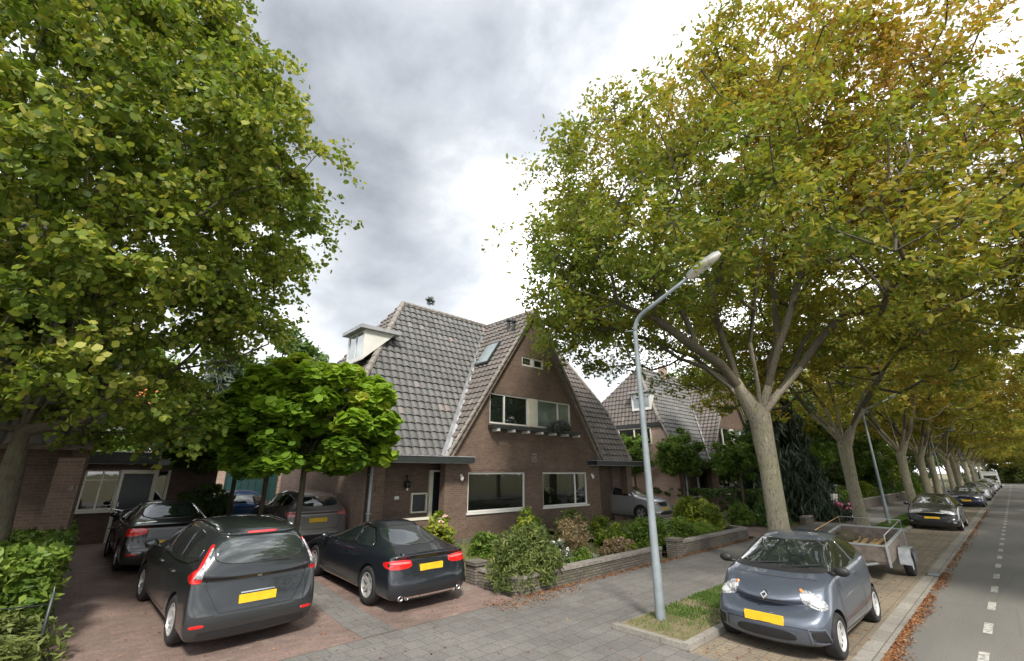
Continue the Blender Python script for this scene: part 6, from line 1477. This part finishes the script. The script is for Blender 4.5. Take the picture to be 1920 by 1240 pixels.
def bushtree(loc, seed, zc, r, rz, n, per, size, mat, label, name='garden_tree', trunk=.12, group=None, lowf=None):
    r_ = np.random.default_rng(seed)
    C = dome(r_, n, (0, 0, zc), r, r, rz, lowf or (lambda q: zc-rz*.85), .3)
    return tree(name, loc, seed, [((0, 0, -.1), trunk), ((0, 0, zc*.35), trunk*.85), ((0, 0, max(zc-rz*.8, .5)), trunk*.8)], [], C, r_.uniform(.25, .4, n)*max(1, r*.6), per, size, mat, label, group, np.clip(.15+.55*r_.random(n), 0, 1), barkmat='bark_brown', branchmat='bark_brown', leafkw=dict(flat=.65, up=.5, tvar=.16, squash=.8), growkw=dict(r_tip=.007, climb=.3))
bushtree((8.2, 29, 0), 41, 7.6, 3.3, 3.2, 80, 160, .24, 'leaf_dark', 'dark tree behind the parking lot, right of the greyish conifer')
bushtree((.6, 27, 0), 42, 5.0, 3.0, 3.6, 70, 150, .24, 'leaf_mid', 'green tree behind the flat roofed porch')
for k, (y, zc, r, lab) in enumerate([(16.3, 3.3, 1.35, 'clipped round tree farthest back along the neighbouring driveway'), (13.1, 3.3, 1.35, 'middle of the three clipped round trees by the neighbouring driveway'), (9.9, 3.1, 1.35, 'clipped round tree nearest the pavement by the neighbouring driveway')]):
    bushtree((25.6, y, .2), 50+k, zc, r, 1.35, 75, 150, .13, 'leaf_mid', lab, 'clipped_tree', .08, 'clipped trees by the neighbouring driveway')
bg_ = [(39, 11.5, 5.0, 3.2, 4.2, 'leaf_mid', 'leafy garden tree right of the weeping conifer'), (47, 13, 6.0, 4.0, 5.0, 'leaf_dark', 'dark garden tree behind the second lamp post'), (57, 10.5, 4.2, 3.2, 4.0, 'leaf_mid', 'green garden tree left of the pale third trunk'), (70, 11, 5.5, 4.0, 5.0, 'leaf_lime', 'yellow green garden tree beyond the third trunk'), (86, 11, 6.0, 4.5, 5.5, 'leaf_dark', 'far dark garden tree over the parked cars'), (108, 12, 6.5, 5, 6, 'leaf_mid', 'farthest garden tree on the house side'), (43, 18, 8, 5, 5, 'leaf_mid', 'tall tree behind the gardens beyond the second house')]
for k, (x, y, zc, r, rz, m_, lab) in enumerate(bg_): bushtree((x, y, 0), 60+k, zc, r, rz, 110, 130, .22, m_, lab, group='garden trees along the street')
# ------------------------------------------------------------------ hedges and shrubs
def place_shrub(name, x, y, *a, **k): return shrub(name, (x, y, gz(x, y)+(.06 if y > 7.7 and x > 7.1 else 0)), *a, **k)
place_shrub('hedge', -1.35, 12.9, (1.25, 3.1), 1.05, 620, 75, .085, 'leaf_mid', 'leafy green hedge along the left edge of the parking lot', 'hedge', seed=2, shape='box', rad=.22, stems=14, leafkw=dict(up=.6, flat=.7))
place_shrub('shrub', -1.0, 9.3, (1.2, .9), .85, 150, 75, .085, 'leaf_olive', 'dull green mixed bush behind the wire fence at the bottom left', seed=3, rad=.2, stems=9, leafkw=dict(flat=.5))
place_shrub('shrub', -.15, 16.4, (.3, .3), .55, 26, 60, .07, 'leaf_mid', 'small pot plant with pinkish blooms at the end of the hedge', seed=31, rad=.12, extra=('pink_petal', 30, .06))
place_shrub('shrub', 3.3, 19.6, (1.0, .7), 1.75, 130, 70, .15, 'leaf_dark', 'large leaved dark evergreen bush behind the black saloon', seed=5, rad=.24, tint=(.3, .9), leafkw=dict(flat=.4, up=.4, droop=.3))
place_shrub('hedge', 26.6, 14.2, (.5, 5.2), 1.15, 420, 60, .09, 'leaf_dark', 'straight clipped hedge at the far side of the neighbouring driveway', 'hedge', seed=6, shape='box', rad=.14, tint=(.4, 1))
G_ = 'shrubs in the front gardens'
S = [
 ('hydrangea', 8.15, 12.1, (.55, .45), 1.05, 60, 55, .10, 'leaf_lime', 'yellowing hydrangea with pale flower heads under the porch window', dict(extra=('pink_petal', 26, .10), rad=.16, tint=(.4, 1))),
 ('shrub', 10.35, 10.6, (.42, .38), 1.15, 60, 55, .075, 'leaf_lime', 'bright lime green shrub under the left front window', dict(rad=.15, leafkw=dict(droop=.4))),
 ('shrub', 8.0, 8.2, (1.0, .7), 1.15, 270, 75, .075, 'leaf_olive', 'wide feathery green bush spilling over the wall corner', dict(rad=.22, stems=14, tint=(.1, .75), leafkw=dict(flat=.35, long=1.7, droop=.2))),
 ('shrub', 9.5, 8.7, (.55, .5), .62, 80, 60, .06, 'leaf_grey', 'grey green bush with small pale flowers behind the feathery bush', dict(rad=.16, extra=('white_petal', 22, .05))),
 ('shrub', 10.9, 9.2, (.75, .55), 1.15, 110, 34, .06, 'leaf_dry', 'dry reddish bush of bare twigs in the middle of the garden', dict(rad=.15, stems=60, leafkw=dict(flat=.35, long=1.6))),
 ('shrub', 12.9, 10.9, (.8, .6), 1.05, 90, 45, .07, 'leaf_olive', 'pale olive bush below the right front window', dict(rad=.18, stems=16)),
 ('shrub', 11.9, 8.35, (.65, .45), .62, 100, 60, .06, 'leaf_dry', 'low pinkish flowering shrub behind the garden wall', dict(rad=.15, stems=20, tint=(.3, 1), extra=('pink_petal', 25, .05))),
 ('shrub', 12.2, 8.1, (.35, .3), .42, 40, 60, .055, 'leaf_lime', 'little yellow green plant at the wall beside the pinkish shrub', dict(rad=.12)),

 ('shrub', 9.0, 10.9, (.6, .5), .55, 80, 55, .07, 'leaf_mid', 'low green plants in front of the left front window', dict(rad=.15)),
 ('shrub', 11.6, 11.6, (.7, .4), .75, 90, 50, .07, 'leaf_mid', 'green bush between the two front windows', dict(rad=.17, tint=(.3, 1))),
 ('shrub', 13.2, 9.4, (.6, .6), .7, 90, 55, .07, 'leaf_lime', 'yellowish green clump behind the wall end', dict(rad=.16, tint=(0, .6))),
 ('shrub', 9.3, 9.9, (.7, .5), .5, 80, 50, .06, 'leaf_olive', 'low olive ground plants in the lawn behind the feathery bush', dict(rad=.14)),
 ('shrub', 10.1, 8.3, (.5, .3), .45, 60, 55, .055, 'leaf_mid', 'small dark green plant beside the gravel at the wall', dict(rad=.12)),
 ('shrub', 16.2, 8.7, (.6, .5), .85, 90, 60, .08, 'leaf_mid', 'mid green bush at the near end of the second garden wall', dict(rad=.18)),
 ('clipped_bush', 14.5, 10.9, (.36, .36), .72, 75, 90, .05, 'leaf_lime', 'small round bright green clipped bush by the right porch', dict(rad=.10, shape='ball', tint=(.1, .6))),
 ('shrub', 14.2, 8.7, (.85, .62), .92, 190, 75, .085, 'leaf_mid', 'glossy green rounded bush just behind the lamp post', dict(rad=.2, tint=(.1, .8), stems=10)),
 ('shrub', 15.1, 8.9, (.5, .5), .85, 80, 70, .08, 'leaf_dark', 'dark green bush at the gap between the two garden walls', dict(rad=.2)),
 ('shrub', 18.6, 9.1, (1.1, .95), 1.35, 190, 70, .10, 'leaf_lime', 'large yellow green shrub behind the second garden wall', dict(rad=.24, tint=(.1, .9), stems=12)),
 ('shrub', 17.4, 8.3, (.9, .45), .55, 110, 70, .09, 'leaf_mid', 'loose grassy plants along the second garden wall', dict(rad=.18, leafkw=dict(flat=.2, long=2.4, up=.1), tint=(.5, 1))),
 ('shrub', 25.3, 8.6, (1.3, .7), 1.25, 190, 60, .10, 'leaf_dark', 'dark shrubs with small white flowers left of the largest trunk', dict(rad=.24, extra=('white_petal', 26, .06))),
 ('shrub', 23.6, 9.4, (.7, .5), .9, 90, 60, .09, 'leaf_mid', 'mid green shrub at the mouth of the neighbouring driveway', dict(rad=.2)),
 ('shrub', 40, 8.6, (2.6, .7), 1.3, 200, 60, .12, 'leaf_mid', 'row of green garden shrubs right of the motorcycle', dict(rad=.3)),
 ('shrub', 47, 8.7, (3, .7), 1.5, 200, 60, .14, 'leaf_lime', 'yellow green garden shrubs behind the long far wall', dict(rad=.32)),
 ('shrub', 56, 8.7, (4, .8), 1.6, 200, 60, .16, 'leaf_dark', 'dark garden shrubs at the end of the long far wall', dict(rad=.36)),
 ('shrub', 158, -4, (3, 14), 4.5, 300, 60, .5, 'leaf_olive', 'low line of shrubs across the far end of the road', dict(rad=1.0)),
 ('shrub', 72, 8.5, (8, .9), 2.0, 260, 60, .2, 'leaf_mid', 'far garden hedge line beyond the third lamp post', dict(rad=.5))]
for k, (nm, x, y, r_, h_, n_, per_, sz_, mt_, lab, kw) in enumerate(S): place_shrub(nm, x, y, r_, h_, n_, per_, sz_, mt_, lab, 'shrub', G_, seed=100+k, **kw)
